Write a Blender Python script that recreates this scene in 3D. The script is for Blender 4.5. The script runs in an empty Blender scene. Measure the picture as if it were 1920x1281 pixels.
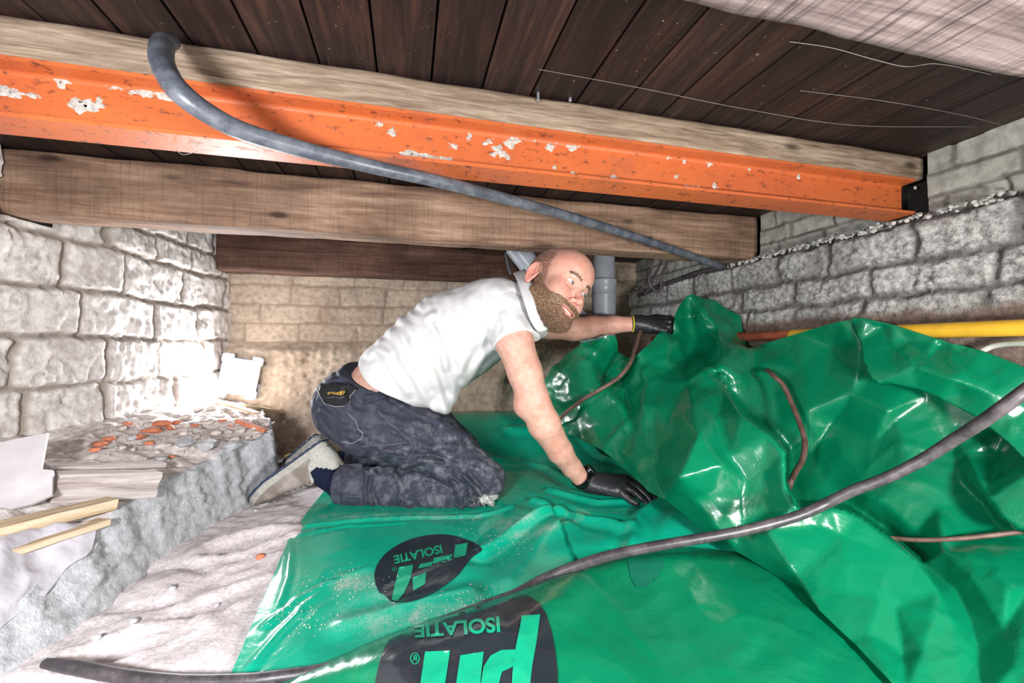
import bpy, bmesh, math, random
import numpy as np
from mathutils import Vector, Matrix, geometry
from mathutils.bvhtree import BVHTree
random.seed(7); RNG = np.random.default_rng(7)
C = bpy.context.scene.collection
sc = bpy.context.scene

# ------------------------------------------------------------------ camera
F_PX = 775.0; CX, CY = 960.0, 640.5; HORIZON = 651.0
YAW = math.atan(195.0 / 775.0)                 # the joists' cross direction (+Y) sits left of the axis
PITCH = math.atan((HORIZON - CY) / F_PX)
cam_d = bpy.data.cameras.new('camera'); cam = bpy.data.objects.new('camera', cam_d); C.objects.link(cam)
cam_d.sensor_width = 36.0; cam_d.lens = F_PX / 1920 * 36.0; cam_d.clip_start = 0.02
cam.rotation_euler = (math.pi / 2 + PITCH, 0, -YAW); cam.location = (0, 0, 0)
sc.camera = cam

# ------------------------------------------------------------------ world, exposure, lights
sc.view_settings.view_transform = 'Standard'; sc.view_settings.look = 'None'
sc.view_settings.gamma = 1.0; sc.view_settings.use_curve_mapping = False
sc.view_settings.exposure = 0.0
w = bpy.data.worlds.new('world'); sc.world = w; w.use_nodes = True
w.node_tree.nodes['Background'].inputs[0].default_value = (0.93, 0.95, 1.0, 1)
w.node_tree.nodes['Background'].inputs[1].default_value = 0.17

def area_light(name, loc, target, size, power, color, spread=180):
    l = bpy.data.lights.new(name, 'AREA'); l.shape = 'RECTANGLE'; l.size = size[0]; l.size_y = size[1]
    l.energy = power; l.color = color; l.spread = math.radians(spread)
    o = bpy.data.objects.new(name, l); C.objects.link(o); o.location = loc
    d = Vector(target) - Vector(loc); o.rotation_euler = d.to_track_quat('-Z', 'Y').to_euler()
    return o
area_light('flash_left', (-0.46, -0.02, 0.02), (-0.10, 1.05, -0.30), (0.15, 0.12), 21, (0.95, 0.96, 1.0))
area_light('flash_right', (0.64, -0.06, -0.10), (0.40, 1.2, -0.08), (0.14, 0.12), 16, (1.0, 0.985, 0.96))
LED_W = 12.0

# ------------------------------------------------------------------ helpers
CAMM = Matrix.Rotation(-YAW, 3, 'Z') @ Matrix.Rotation(math.pi / 2 + PITCH, 3, 'X')
CAMN = np.array(CAMM)
def ray(px, py):
    return CAMN @ np.array([(px - CX) / F_PX, -(py - CY) / F_PX, -1.0])
def P(px, py, d):                               # a point at optical depth d
    return ray(px, py) * d
def PZ(px, py, z):                              # where the line of sight meets height z
    r = ray(px, py); return r * (z / r[2])
def PY(px, py, y):
    r = ray(px, py); return r * (y / r[1])
def PX(px, py, x):
    r = ray(px, py); return r * (x / r[0])

def tag(o, label=None, cat=None, group=None, kind=None):
    if label: o['label'] = label
    if cat: o['category'] = cat
    if group: o['group'] = group
    if kind: o['kind'] = kind
    return o
def mesh_obj(name, verts, faces, m=None, parent=None, smooth=True, link=True):
    me = bpy.data.meshes.new(name)
    me.from_pydata([tuple(map(float, v)) for v in verts], [], [tuple(map(int, f)) for f in faces])
    me.update()
    if smooth: me.polygons.foreach_set('use_smooth', [True] * len(me.polygons))
    if m: me.materials.append(m)
    o = bpy.data.objects.new(name, me)
    if link: C.objects.link(o)
    if parent: o.parent = parent
    return o
def np_mesh(name, V, Q, m=None, parent=None, smooth=True):
    me = bpy.data.meshes.new(name)
    V = np.asarray(V, np.float32); Q = np.asarray(Q, np.int32); n = Q.shape[1]
    me.vertices.add(len(V)); me.vertices.foreach_set('co', V.ravel())
    me.loops.add(Q.size); me.loops.foreach_set('vertex_index', Q.ravel())
    me.polygons.add(len(Q)); me.polygons.foreach_set('loop_start', np.arange(0, Q.size, n, dtype=np.int32))
    try: me.polygons.foreach_set('loop_total', np.full(len(Q), n, dtype=np.int32))
    except Exception: pass
    me.update(calc_edges=True); me.validate()
    if smooth: me.polygons.foreach_set('use_smooth', np.ones(len(me.polygons), bool))
    if m: me.materials.append(m)
    o = bpy.data.objects.new(name, me); C.objects.link(o)
    if parent: o.parent = parent
    return o
def empty(name, loc):
    o = bpy.data.objects.new(name, None); C.objects.link(o); o.location = tuple(loc); o.empty_display_size = .05
    return o
def set_parent(o, p):                            # keeps world coordinates of the mesh data
    o.parent = p; bpy_m = Matrix.Translation(p.location).inverted(); o.matrix_parent_inverse = bpy_m
    return o

# vectorised gradient noise -------------------------------------------------
_perm = np.random.default_rng(3).permutation(256); _perm = np.concatenate([_perm] * 4).astype(np.int64)
_grad = np.random.default_rng(4).normal(size=(256, 3)); _grad /= np.linalg.norm(_grad, axis=1)[:, None]
def noise(p):
    p = np.asarray(p, float); i = np.floor(p).astype(np.int64); f = p - i; i &= 255
    u = f * f * f * (f * (f * 6 - 15) + 10); out = 0
    for dx in (0, 1):
        for dy in (0, 1):
            for dz in (0, 1):
                h = _perm[_perm[_perm[i[..., 0] + dx] + i[..., 1] + dy] + i[..., 2] + dz]
                g = _grad[h]; q = f - np.array([dx, dy, dz])
                wgt = (u[..., 0] if dx else 1 - u[..., 0]) * (u[..., 1] if dy else 1 - u[..., 1]) * (u[..., 2] if dz else 1 - u[..., 2])
                out = out + wgt * (g * q).sum(-1)
    return out * 1.6
def fbm(p, s=1.0, o=4, gain=.5, off=0.0):
    p = np.asarray(p, float) * s + off; a = 1.0; r = 0
    for k in range(o):
        r = r + a * noise(p); p = p * 2.03 + 17.1; a *= gain
    return r
def sstep(a, b, x):
    t = np.clip((x - a) / (b - a), 0, 1); return t * t * (3 - 2 * t)

def catmull(pts, n=8):
    P_ = [np.asarray(p, float) for p in pts]; P_ = [2 * P_[0] - P_[1]] + P_ + [2 * P_[-1] - P_[-2]]
    out = []
    for i in range(1, len(P_) - 2):
        a, b, c, d = P_[i - 1:i + 3]
        for k in range(n):
            t = k / n
            out.append(.5 * ((2 * b) + (c - a) * t + (2 * a - 5 * b + 4 * c - d) * t * t + (3 * b - a - 3 * c + d) * t ** 3))
    out.append(P_[-2]); return np.array(out)
def tube_data(pts, r, seg=12, n=8, flat=1.0, smooth=True):
    """pts: list of xyz; r: number or per-point list"""
    if np.isscalar(r): r = [r] * len(pts)
    full = [np.append(np.asarray(p, float), rr) for p, rr in zip(pts, r)]
    S = catmull(full, n) if smooth else np.array(full)
    X = S[:, :3]; R = S[:, 3]
    T = np.gradient(X, axis=0); T /= np.linalg.norm(T, axis=1)[:, None] + 1e-12
    N = np.zeros_like(X); a = np.array([0, 0, 1.0]) if abs(T[0][2]) < .9 else np.array([1.0, 0, 0])
    N[0] = a - T[0] * (a @ T[0]); N[0] /= np.linalg.norm(N[0])
    for i in range(1, len(X)):
        v = N[i - 1] - T[i] * (N[i - 1] @ T[i]); N[i] = v / (np.linalg.norm(v) + 1e-12)
    B = np.cross(T, N)
    ang = np.arange(seg) * 2 * math.pi / seg
    V = (X[:, None, :] + R[:, None, None] * (np.cos(ang)[None, :, None] * N[:, None, :] + flat * np.sin(ang)[None, :, None] * B[:, None, :])).reshape(-1, 3)
    F = []
    for i in range(len(X) - 1):
        for k in range(seg):
            F.append((i * seg + k, i * seg + (k + 1) % seg, (i + 1) * seg + (k + 1) % seg, (i + 1) * seg + k))
    F.append(tuple(range(seg))[::-1]); F.append(tuple((len(X) - 1) * seg + k for k in range(seg)))
    return V, F
def tube(name, pts, r, m, parent=None, seg=12, n=8, flat=1.0, smooth=True):
    V, F = tube_data(pts, r, seg, n, flat, smooth)
    o = mesh_obj(name, V, F, m, parent)
    return o
def join_data(parts):
    V = []; F = []; k = 0
    for v, f in parts:
        V.extend([tuple(x) for x in v]); F.extend([tuple(i + k for i in g) for g in f]); k += len(v)
    return V, F
def box_data(c, s, R=None, bev=0.0):
    """box as data; bevelled by chamfer when bev>0"""
    bm = bmesh.new(); bmesh.ops.create_cube(bm, size=1.0)
    for v in bm.verts: v.co = Vector((v.co.x * s[0], v.co.y * s[1], v.co.z * s[2]))
    if bev: bmesh.ops.bevel(bm, geom=list(bm.edges), offset=bev, segments=2, affect='EDGES', profile=.5)
    V = np.array([v.co[:] for v in bm.verts]); bm.verts.index_update(); F = [tuple(v.index for v in f.verts) for f in bm.faces]; bm.free()
    if R is not None: V = V @ np.asarray(R).T
    return V + np.asarray(c), F
def rot(ax, deg): return np.array(Matrix.Rotation(math.radians(deg), 3, ax))

# materials ------------------------------------------------------------------
class NT:
    def __init__(s, name, rough=.8, spec=.3):
        s.m = bpy.data.materials.new(name); s.m.use_nodes = True; s.t = s.m.node_tree
        s.b = s.t.nodes['Principled BSDF']; s.b.inputs['Roughness'].default_value = rough
        s.b.inputs['Specular IOR Level'].default_value = spec; s.tc = s.t.nodes.new('ShaderNodeTexCoord')
    def n(s, typ, **kw):
        x = s.t.nodes.new('ShaderNode' + typ)
        for k, v in kw.items():
            if k in x.inputs.keys():
                if isinstance(v, bpy.types.NodeSocket): s.t.links.new(v, x.inputs[k])
                else: x.inputs[k].default_value = v
            else: setattr(x, k, v)
        return x
    def link(s, a, b): s.t.links.new(a, b)
    def coord(s, scale=(1, 1, 1), rot=(0, 0, 0), loc=(0, 0, 0)):
        mp = s.n('Mapping'); mp.inputs['Scale'].default_value = scale; mp.inputs['Rotation'].default_value = rot
        mp.inputs['Location'].default_value = loc; s.link(s.tc.outputs['Object'], mp.inputs['Vector']); return mp.outputs[0]
    def noise(s, vec, scale, detail=4, rough=.55, dist=0):
        return s.n('TexNoise', Vector=vec, Scale=scale, Detail=detail, Roughness=rough, Distortion=dist).outputs[0]
    def ramp(s, fac, stops, mode='LINEAR'):
        r = s.n('ValToRGB'); s.link(fac, r.inputs[0]); e = r.color_ramp.elements; r.color_ramp.interpolation = mode
        while len(e) < len(stops): e.new(.5)
        for q, (p, c) in zip(e, stops): q.position = p; q.color = (*c, 1) if len(c) == 3 else c
        return r.outputs[0]
    def mix(s, fac, a, b, blend='MIX'):
        x = s.t.nodes.new('ShaderNodeMix'); x.data_type = 'RGBA'; x.blend_type = blend
        for k, v in ((0, fac), (6, a), (7, b)):
            if isinstance(v, bpy.types.NodeSocket): s.link(v, x.inputs[k])
            elif k == 0: x.inputs[0].default_value = v
            else: x.inputs[k].default_value = (*v, 1)
        return x.outputs[2]
    def math(s, op, a, b=0.0):
        x = s.t.nodes.new('ShaderNodeMath'); x.operation = op
        for k, v in ((0, a), (1, b)):
            if isinstance(v, bpy.types.NodeSocket): s.link(v, x.inputs[k])
            else: x.inputs[k].default_value = v
        return x.outputs[0]
    def color(s, c):
        if isinstance(c, bpy.types.NodeSocket): s.link(c, s.b.inputs['Base Color'])
        else: s.b.inputs['Base Color'].default_value = (*c, 1)
        return s
    def bump(s, h, strength=.4, dist=.004):
        x = s.n('Bump', Strength=strength, Distance=dist, Height=h)
        old = s.b.inputs['Normal'].links
        if old: s.link(old[0].from_socket, x.inputs['Normal'])
        s.link(x.outputs[0], s.b.inputs['Normal']); return s
def srgb(r, g, b): return tuple(((c / 255) / 12.92 if c / 255 <= .04045 else ((c / 255 + .055) / 1.055) ** 2.4) for c in (r, g, b))
def simple(name, c, rough=.6, spec=.3, metal=0.0, bump=None):
    n = NT(name, rough, spec); v = n.coord()
    f = n.noise(v, 40 if bump is None else bump[0], 5)
    d = tuple(x * .72 for x in c)
    n.color(n.mix(n.ramp(f, [(.35, (0, 0, 0)), (.65, (1, 1, 1))]), d, c)); n.b.inputs['Metallic'].default_value = metal
    if bump: n.bump(f, bump[1], bump[2])
    return n.m
# ------------------------------------------------------------------ room dimensions (camera at the origin)
Z_CEIL = 0.457; Z_BEAM = 0.307; X_RIGHT = 1.195; X_RLOW = 1.15; Y_BACK = 2.0; Z_SAND = -0.468
def x_left(y): return -0.738 - 0.171 * (Y_BACK - y) - .022 * min(1, max(0, (1.45 - y) / .2)) if np.isscalar(y) else -0.738 - 0.171 * (Y_BACK - y) - .022 * np.clip((1.45 - y) / .2, 0, 1)

def wood_mat(name, dark, mid, light, scale=1.0, grain='X', rough=.75, kerf=0.0, dirt=.5, plank=0.0, spec=.25, knots=True):
    n = NT(name, rough, spec)
    sc_ = {'X': (1.2, 16, 16), 'Y': (16, 1.2, 16), 'Z': (16, 16, 1.2)}[grain]
    v0 = n.coord()
    vec = n.coord(tuple(s * scale for s in sc_))
    if plank:
        sx = n.n('SeparateXYZ', Vector=v0); sn = n.math('FLOOR', n.math('DIVIDE', n.math('SUBTRACT', sx.outputs[0], .0375), plank))
        wn = n.n('TexWhiteNoise', noise_dimensions='1D'); n.link(sn, wn.inputs['W'])
        add = n.n('VectorMath', operation='MULTIPLY_ADD'); n.link(wn.outputs['Color'], add.inputs[0]); add.inputs[1].default_value = (9, 9, 9); n.link(vec, add.inputs[2])
        vec = add.outputs[0]
    a = n.noise(vec, 2.2, 8, .62, 1.1)
    b = n.noise(vec, 9, 5, .7, .4)
    g = n.math('ADD', n.math('MULTIPLY', a, .65), n.math('MULTIPLY', b, .35))
    c = n.ramp(g, [(.34, dark), (.5, mid), (.66, light)])
    if plank:
        c = n.mix(n.math('MULTIPLY', wn.outputs[0], .75), c, n.mix(1.0, c, (.35, .32, .33), 'MULTIPLY'))
    big = n.noise(v0, 6, 5, .6)
    c = n.mix(n.ramp(big, [(.42, (0, 0, 0)), (.75, (dirt,) * 3)]), c, tuple(x * .35 for x in dark))
    if knots:
        vo = n.n('TexVoronoi', Scale=4.5); n.link(n.coord({'X': (.9, 2.2, 2.2), 'Y': (2.2, .9, 2.2), 'Z': (2.2, 2.2, .9)}[grain]), vo.inputs['Vector'])
        c = n.mix(n.ramp(vo.outputs['Distance'], [(.06, (.85,) * 3), (.13, (0, 0, 0))]), c, tuple(x * .3 for x in dark))
    if kerf:
        wv = n.noise(n.coord((70, 3, 3)), 2.5, 3, .5)
        c = n.mix(n.ramp(wv, [(.5, (0, 0, 0)), (.72, (kerf,) * 3)]), c, tuple(x * .5 for x in dark))
    sp = n.noise(v0, 160, 2, .5)
    c = n.mix(n.ramp(sp, [(.73, (0, 0, 0)), (.79, (.45,) * 3)]), c, (.40, .36, .33))
    n.color(c); n.bump(g, .5, .0035)
    if kerf: n.bump(wv, .35, .002)
    return n.m
M = {}
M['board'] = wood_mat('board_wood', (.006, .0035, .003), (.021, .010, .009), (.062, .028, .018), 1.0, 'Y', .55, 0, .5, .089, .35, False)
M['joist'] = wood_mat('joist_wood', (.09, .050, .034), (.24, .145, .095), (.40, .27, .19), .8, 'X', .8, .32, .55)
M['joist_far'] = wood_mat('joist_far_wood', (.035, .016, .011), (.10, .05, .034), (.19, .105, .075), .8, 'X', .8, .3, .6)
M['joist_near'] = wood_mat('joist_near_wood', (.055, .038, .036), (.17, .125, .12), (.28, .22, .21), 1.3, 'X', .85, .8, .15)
M['timber'] = wood_mat('timber_wood', (.075, .046, .028), (.23, .165, .115), (.42, .335, .25), 1.7, 'X', .8, 0, .25)

# ceiling boards ---------------------------------------------------------------
parts = []
x = .0375 - .089 * 20; k = 0
while x < X_RIGHT + .05:
    wj = .089 - .0035; dz = random.uniform(0, .0022)
    parts.append(box_data((x + .0445, 0.75, Z_CEIL + .012 + dz), (wj, 2.9, .022), None, .0012)); x += .089
V, F = join_data(parts)
tag(mesh_obj('ceiling', V, F, M['board'], smooth=False), kind='structure')
V, F = box_data((-.3, .75, Z_CEIL + .04), (3.4, 3.2, .02)); tag(mesh_obj('ceiling', V, F, M['board'], smooth=False), kind='structure')

# joists -----------------------------------------------------------------------
def rough_beam(name, x0, x1, y0, y1, z0, z1, m, wob=.0018, wane=.007, seg=160, seed=0):
    rn = []
    prof = []
    n1 = 10
    c = [(y0, z0), (y1, z0), (y1, z1), (y0, z1)]
    for i in range(4):
        a = np.array(c[i]); b = np.array(c[(i + 1) % 4])
        for k in range(n1): prof.append(a + (b - a) * k / n1)
    prof = np.array(prof); cen = np.array([(y0 + y1) / 2, (z0 + z1) / 2])
    xs = np.linspace(x0, x1, seg); V = []
    for xx in xs:
        q = np.c_[np.full(len(prof), xx), prof]
        d = q[:, 1:] - cen
        half = np.array([(y1 - y0) / 2, (z1 - z0) / 2]); e = np.abs(d) / half
        corner = np.clip((np.minimum(e[:, 0], e[:, 1]) - .72) / .28, 0, 1)
        nz = fbm(q, 7, 3, off=seed); nn = fbm(q * np.array([1, 6, 6]), 12, 3, off=seed + 5)
        pull = corner * wane * (0.35 + .9 * np.clip(fbm(q * np.array([1, 0, 0]) + seed, 5, 2) + .2, 0, 1))
        L = np.linalg.norm(d, axis=1)[:, None]
        q[:, 1:] += d / L * (-pull[:, None] + wob * nz[:, None] + wob * .5 * nn[:, None])
        V.append(q)
    V = np.concatenate(V); m_ = len(prof); F = []
    for i in range(seg - 1):
        for k in range(m_): F.append((i * m_ + k, (i + 1) * m_ + k, (i + 1) * m_ + (k + 1) % m_, i * m_ + (k + 1) % m_))
    F.append(tuple(range(m_))); F.append(tuple((seg - 1) * m_ + k for k in range(m_))[::-1])
    return mesh_obj(name, V, F, m)
tag(rough_beam('joist', -1.6, 1.186, 1.19, 1.285, Z_BEAM, Z_CEIL, M['joist'], seed=1),
    'long brown rough sawn joist right above the head of the kneeling man', 'beam')
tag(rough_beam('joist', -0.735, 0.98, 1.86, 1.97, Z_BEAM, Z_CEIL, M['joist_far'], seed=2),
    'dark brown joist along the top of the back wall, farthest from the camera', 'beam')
tag(rough_beam('joist', -.2, 1.19, .200, .318, Z_BEAM, Z_CEIL, M['joist_near'], wane=.006, seed=3),
    'pale dusty joist crossing the top right corner, nearest to the camera', 'beam')
tag(rough_beam('timber_batten', -1.3, 1.192, .712, .775, .3995, Z_CEIL - .0015, M['timber'], wob=.0010, wane=.003, seed=4),
    'light weathered timber batten lying on top of the orange steel beam', 'timber')

# orange steel beam ---------------------------------------------------------------
n = NT('orange_steel', .42, .45)
v = n.coord()
base = n.mix(n.ramp(n.noise(v, 5, 4), [(.35, (0, 0, 0)), (.7, (1, 1, 1))]), (.45, .108, .028), (.36, .080, .028))
rust = n.ramp(n.noise(n.coord((1, 1, 2.2)), 55, 6, .7), [(.57, (0, 0, 0)), (.66, (.85,) * 3)])
c = n.mix(rust, base, (.10, .03, .015))
sm = n.ramp(n.noise(v, 9, 4, .6), [(.58, (0, 0, 0)), (.72, (.35,) * 3)])
c = n.mix(sm, c, (.14, .06, .05))
n.color(c); n.bump(n.noise(v, 120, 4), .25, .0015); n.bump(rust, .35, .001)
n.b.inputs['Roughness'].default_value = .5; n.b.inputs['Specular IOR Level'].default_value = .3
M['steel'] = n.m
n = NT('plaster_splash', .9, .2); v = n.coord(); f = n.noise(v, 180, 4)
n.color(n.ramp(f, [(.3, (.24, .21, .18)), (.7, (.50, .47, .42))])); n.bump(f, .5, .002); M['plaster'] = n.m
def ibeam_profile(y0, wd, z0, h, tw=.0045, tf=.006, r=.007):
    yc = y0 + wd / 2; pts = []
    def arc(cy, cz, a0, a1, n=5):
        return [(cy + r * math.cos(math.radians(a0 + (a1 - a0) * k / n)), cz + r * math.sin(math.radians(a0 + (a1 - a0) * k / n))) for k in range(n + 1)]
    z1 = z0 + h
    pts += [(y0, z0), (y0 + wd, z0), (y0 + wd, z0 + tf)]
    pts += arc(yc + tw / 2 + r, z0 + tf + r + .001, 270, 180)
    pts += arc(yc + tw / 2 + r, z1 - tf - r - .001, 180, 90)
    pts += [(y0 + wd, z1 - tf), (y0 + wd, z1), (y0, z1), (y0, z1 - tf)]
    pts += arc(yc - tw / 2 - r, z1 - tf - r - .001, 90, 0)
    pts += arc(yc - tw / 2 - r, z0 + tf + r + .001, 0, -90)
    pts += [(y0, z0 + tf)]
    return pts
def extrude_x(prof, x0, x1, seg):
    V = []; m_ = len(prof)
    for i in range(seg):
        xx = x0 + (x1 - x0) * i / (seg - 1); V += [(xx, p[0], p[1]) for p in prof]
    F = [(i * m_ + k, (i + 1) * m_ + k, (i + 1) * m_ + (k + 1) % m_, i * m_ + (k + 1) % m_) for i in range(seg - 1) for k in range(m_)]
    return V, F, m_
Y_ST = .712
prof = ibeam_profile(Y_ST, .062, .3155, .084)
V, F, m_ = extrude_x(prof, -1.3, 1.165, 40)
bm = bmesh.new(); me = bpy.data.meshes.new('t')
F.append(tuple(range(m_))); F.append(tuple(39 * m_ + k for k in range(m_))[::-1])
beam = mesh_obj('steel_beam', V, F, M['steel'], smooth=False)
tag(beam, 'orange painted steel I beam with plaster splashes under the light timber batten', 'beam')
# plaster crusts stuck on the web
def blob_patch(cx, cz, rx, rz, y, seed, thick=.002):
    n_ = 18; V = [(cx, y - thick, cz)]; F = []
    for ring in (.5, 1.0):
        for k in range(n_):
            a = 2 * math.pi * k / n_; q = np.array([math.cos(a), math.sin(a), seed * 1.7])
            rr = ring * (1 + .75 * float(fbm(q[None], 1.6, 3)[0]))
            V.append((cx + rx * rr * math.cos(a), y - thick * (1.0 if ring < .9 else -.2), cz + rz * rr * math.sin(a)))
    for k in range(n_):
        F.append((0, 1 + k, 1 + (k + 1) % n_)); F.append((1 + k, 1 + n_ + k, 1 + n_ + (k + 1) % n_, 1 + (k + 1) % n_))
    return V, F
Y_WEB = Y_ST + .031 - .00225
sp_px = [(72, 135, 8, 4), (118, 152, 9, 7), (10, 170, 9, 6), (28, 176, 12, 6), (62, 179, 6, 4), (155, 198, 17, 12), (185, 196, 6, 6), (218, 163, 7, 5), (272, 174, 14, 7), (310, 178, 12, 6), (330, 186, 22, 6),
         (712, 233, 6, 5), (735, 249, 5, 9), (772, 291, 20, 8), (800, 296, 22, 6), (838, 300, 14, 6), (852, 274, 6, 5), (880, 255, 5, 8), (916, 266, 8, 6), (935, 285, 18, 14), (958, 268, 14, 10), (968, 262, 12, 8), (1032, 276, 12, 8), (1074, 277, 12, 8),
         (1002, 262, 4, 4), (1252, 295, 5, 4), (1283, 302, 4, 4), (1330, 308, 5, 6), (1296, 352, 12, 5), (1340, 350, 4, 6), (1268, 331, 4, 4), (1150, 334, 5, 5), (1075, 325, 4, 4), (640, 215, 5, 4), (1405, 318, 3, 3), (1497, 332, 4, 4), (1040, 314, 4, 4)]
for i, (px, py, rx, rz) in enumerate(sp_px):
    c = PY(px, py, Y_WEB); s = np.linalg.norm(c) / F_PX * .95
    parts = [blob_patch(c[0], c[2], rx * s, rz * s, Y_WEB, i)]
    for k in range(3): parts.append(blob_patch(c[0] + random.uniform(-1.5, 1.5) * rx * s, c[2] + random.uniform(-1, 1) * rz * s, rx * s * .22, rz * s * .25, Y_WEB, i * 7 + k + .5))
    V, F = join_data(parts); o = mesh_obj('plaster_splash', V, F, M['plaster'], beam)
    if i == 0: o['label'] = 'whitish plaster splash'
# hole at the right end of the web
c = PY(1716, 352, Y_WEB)
V, F = tube_data([(c[0], Y_WEB + .001, c[2]), (c[0], Y_WEB - .0015, c[2])], .0045, 14, smooth=False); mesh_obj('bolt_hole', V, F, simple('bolt_pale', (.5, .42, .36)), beam)

# brick walls as displaced grids -----------------------------------------------------
def brick_field(S, Z, courses, rng, lmin, lmax, jw=.006, wob=.006, soft=.006):
    """returns (joint 0..1, brick random, edge rounding) on grid S (along), Z (up)"""
    s2 = S + wob * fbm(np.stack([S, Z, 0 * S], -1), 14, 2); z2 = Z + wob * fbm(np.stack([S, Z, 0 * S + 5], -1), 9, 3)
    dist = np.full(S.shape, 9.0); rnd = np.zeros(S.shape)
    for z in courses: dist = np.minimum(dist, np.abs(z2 - z))
    for i in range(len(courses) - 1):
        row = (z2 >= courses[i]) & (z2 < courses[i + 1])
        x = S.min() - rng.uniform(0, lmax)
        while x < S.max() + lmax:
            L = rng.uniform(lmin, lmax); sel = row & (s2 >= x) & (s2 < x + L); rnd[sel] = rng.uniform(-1, 1)
            dist[sel] = np.minimum(dist[sel], np.minimum(s2[sel] - x, x + L - s2[sel])); x += L
    return 1 - sstep(jw * .5, jw * .5 + soft, dist), rnd
def grid_faces(nu, nv, mask=None, flip=False):
    idx = np.arange(nu * nv).reshape(nu, nv)
    q = np.stack([idx[:-1, :-1], idx[1:, :-1], idx[1:, 1:], idx[:-1, 1:]], -1).reshape(-1, 4)
    if mask is not None: q = q[mask.reshape(-1)]
    return q[:, ::-1] if flip else q
def set_attr(o, name, arr):
    a = o.data.attributes.new(name, 'FLOAT', 'POINT'); a.data.foreach_set('value', np.asarray(arr, np.float32).ravel())
def attr(n, name): return n.n('Attribute', attribute_name=name).outputs['Fac']

def wall_mat(name, c1, c2, cj, stain, bump=.6, scale=60, stain_amt=.5, crumb=None, rough=.9, band=None):
    n = NT(name, rough, .2); v = n.coord()
    f = n.noise(v, scale, 6, .65); g = n.noise(v, 7, 4, .6)
    c = n.ramp(f, [(.32, c1), (.62, c2)])
    rn = attr(n, 'brick'); c = n.mix(n.math('MULTIPLY', rn, .35), c, n.mix(1.0, c, (.55, .52, .5), 'MULTIPLY'))
    c = n.mix(n.ramp(g, [(.50, (0, 0, 0)), (.75, (stain_amt,) * 3)]), c, stain)
    c = n.mix(n.math('MULTIPLY', attr(n, 'joint'), .85), c, cj)
    if band is not None:                        # darker brown band along the foot of the wall
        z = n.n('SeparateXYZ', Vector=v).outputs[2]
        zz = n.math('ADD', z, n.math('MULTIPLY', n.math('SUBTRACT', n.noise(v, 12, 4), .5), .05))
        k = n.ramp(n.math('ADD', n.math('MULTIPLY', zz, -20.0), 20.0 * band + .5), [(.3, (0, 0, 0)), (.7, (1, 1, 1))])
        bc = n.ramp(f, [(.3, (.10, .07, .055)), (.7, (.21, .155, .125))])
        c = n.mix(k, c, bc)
    n.color(c); n.bump(f, bump, .004); n.bump(n.noise(v, 300, 3), .35, .0015)
    return n.m
M['wall_left'] = wall_mat('painted_stone', (.50, .45, .42), (.86, .82, .79), (.24, .19, .15), (.42, .35, .30), .8, 45, .5)
M['wall_back'] = wall_mat('painted_brick', (.40, .31, .24), (.62, .51, .40), (.30, .22, .16), (.26, .18, .125), .6, 50, .7)
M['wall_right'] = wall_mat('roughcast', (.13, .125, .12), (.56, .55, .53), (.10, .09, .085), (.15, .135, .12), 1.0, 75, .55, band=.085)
M['wall_right_top'] = wall_mat('grey_brick', (.25, .25, .22), (.42, .42, .375), (.10, .09, .08), (.17, .16, .135), .4, 40, .4)

# left wall
rng = np.random.default_rng(5)
ys = np.concatenate([np.arange(-.6, .9, .03), np.arange(.9, Y_BACK + .004, .006)]); zs = np.arange(-.52, Z_CEIL + .003, .006)
S, Z = np.meshgrid(ys, zs, indexing='ij')
j, rb = brick_field(S, Z, [-.53, -.36, -.232, -.103, .028, .154, .282, .37, .50], rng, .11, .27, .006, .010, .008)
# small infill stones in the top course near the corner
p3 = np.stack([S, Z, 0 * S], -1)
h = -.011 * j + .005 * rb + .006 * fbm(p3, 8, 4) + .005 * fbm(p3 * np.array([1, .5, 1]), 45, 4)
h -= .02 * np.clip(fbm(p3, 16, 3) - .45, 0, 1)
X = x_left(S) + h + .012 * fbm(p3, 2.2, 2)
mask = np.ones((len(ys) - 1, len(zs) - 1), bool)
ym = (ys[:-1] + ys[1:]) / 2; zm = (zs[:-1] + zs[1:]) / 2
for a, b in ((1.18, 1.295), (.70, .785), (.19, .325)): mask[np.ix_((ym > a) & (ym < b), zm > Z_BEAM - .002)] = False
V = np.stack([X, S, Z], -1).reshape(-1, 3)
wl = np_mesh('wall_left', V, grid_faces(len(ys), len(zs), mask, True), M['wall_left']); set_attr(wl, 'joint', j); set_attr(wl, 'brick', rb * .5 + .5)
tag(wl, kind='structure')
# back wall
rng = np.random.default_rng(9)
xs = np.arange(-.80, X_RIGHT + .01, .0075); zs = np.arange(-.52, Z_CEIL + .005, .0075)
S, Z = np.meshgrid(xs, zs, indexing='ij')
j, rb = brick_field(S, Z, list(np.arange(-.56, .55, .083)), rng, .19, .27, .004, .007, .005)
p3 = np.stack([S, Z, 0 * S], -1)
low = sstep(.02, -.02, Z + .01 * fbm(p3, 8, 3))
j = j * (1 - .75 * low)
h = -.0035 * j + .002 * rb * (1 - low) + .005 * fbm(p3, 6, 3) + .0022 * fbm(p3, 45, 4) + low * (.028 + .006 * fbm(p3, 18, 4) - .03 * np.clip(fbm(p3, 22, 3) - .5, 0, 1))
V = np.stack([S, Y_BACK - h, Z], -1).reshape(-1, 3)
wb = np_mesh('wall_back', V, grid_faces(len(xs), len(zs)), M['wall_back']); set_attr(wb, 'joint', j); set_attr(wb, 'brick', rb * .5 + .5)
tag(wb, kind='structure')
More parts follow.
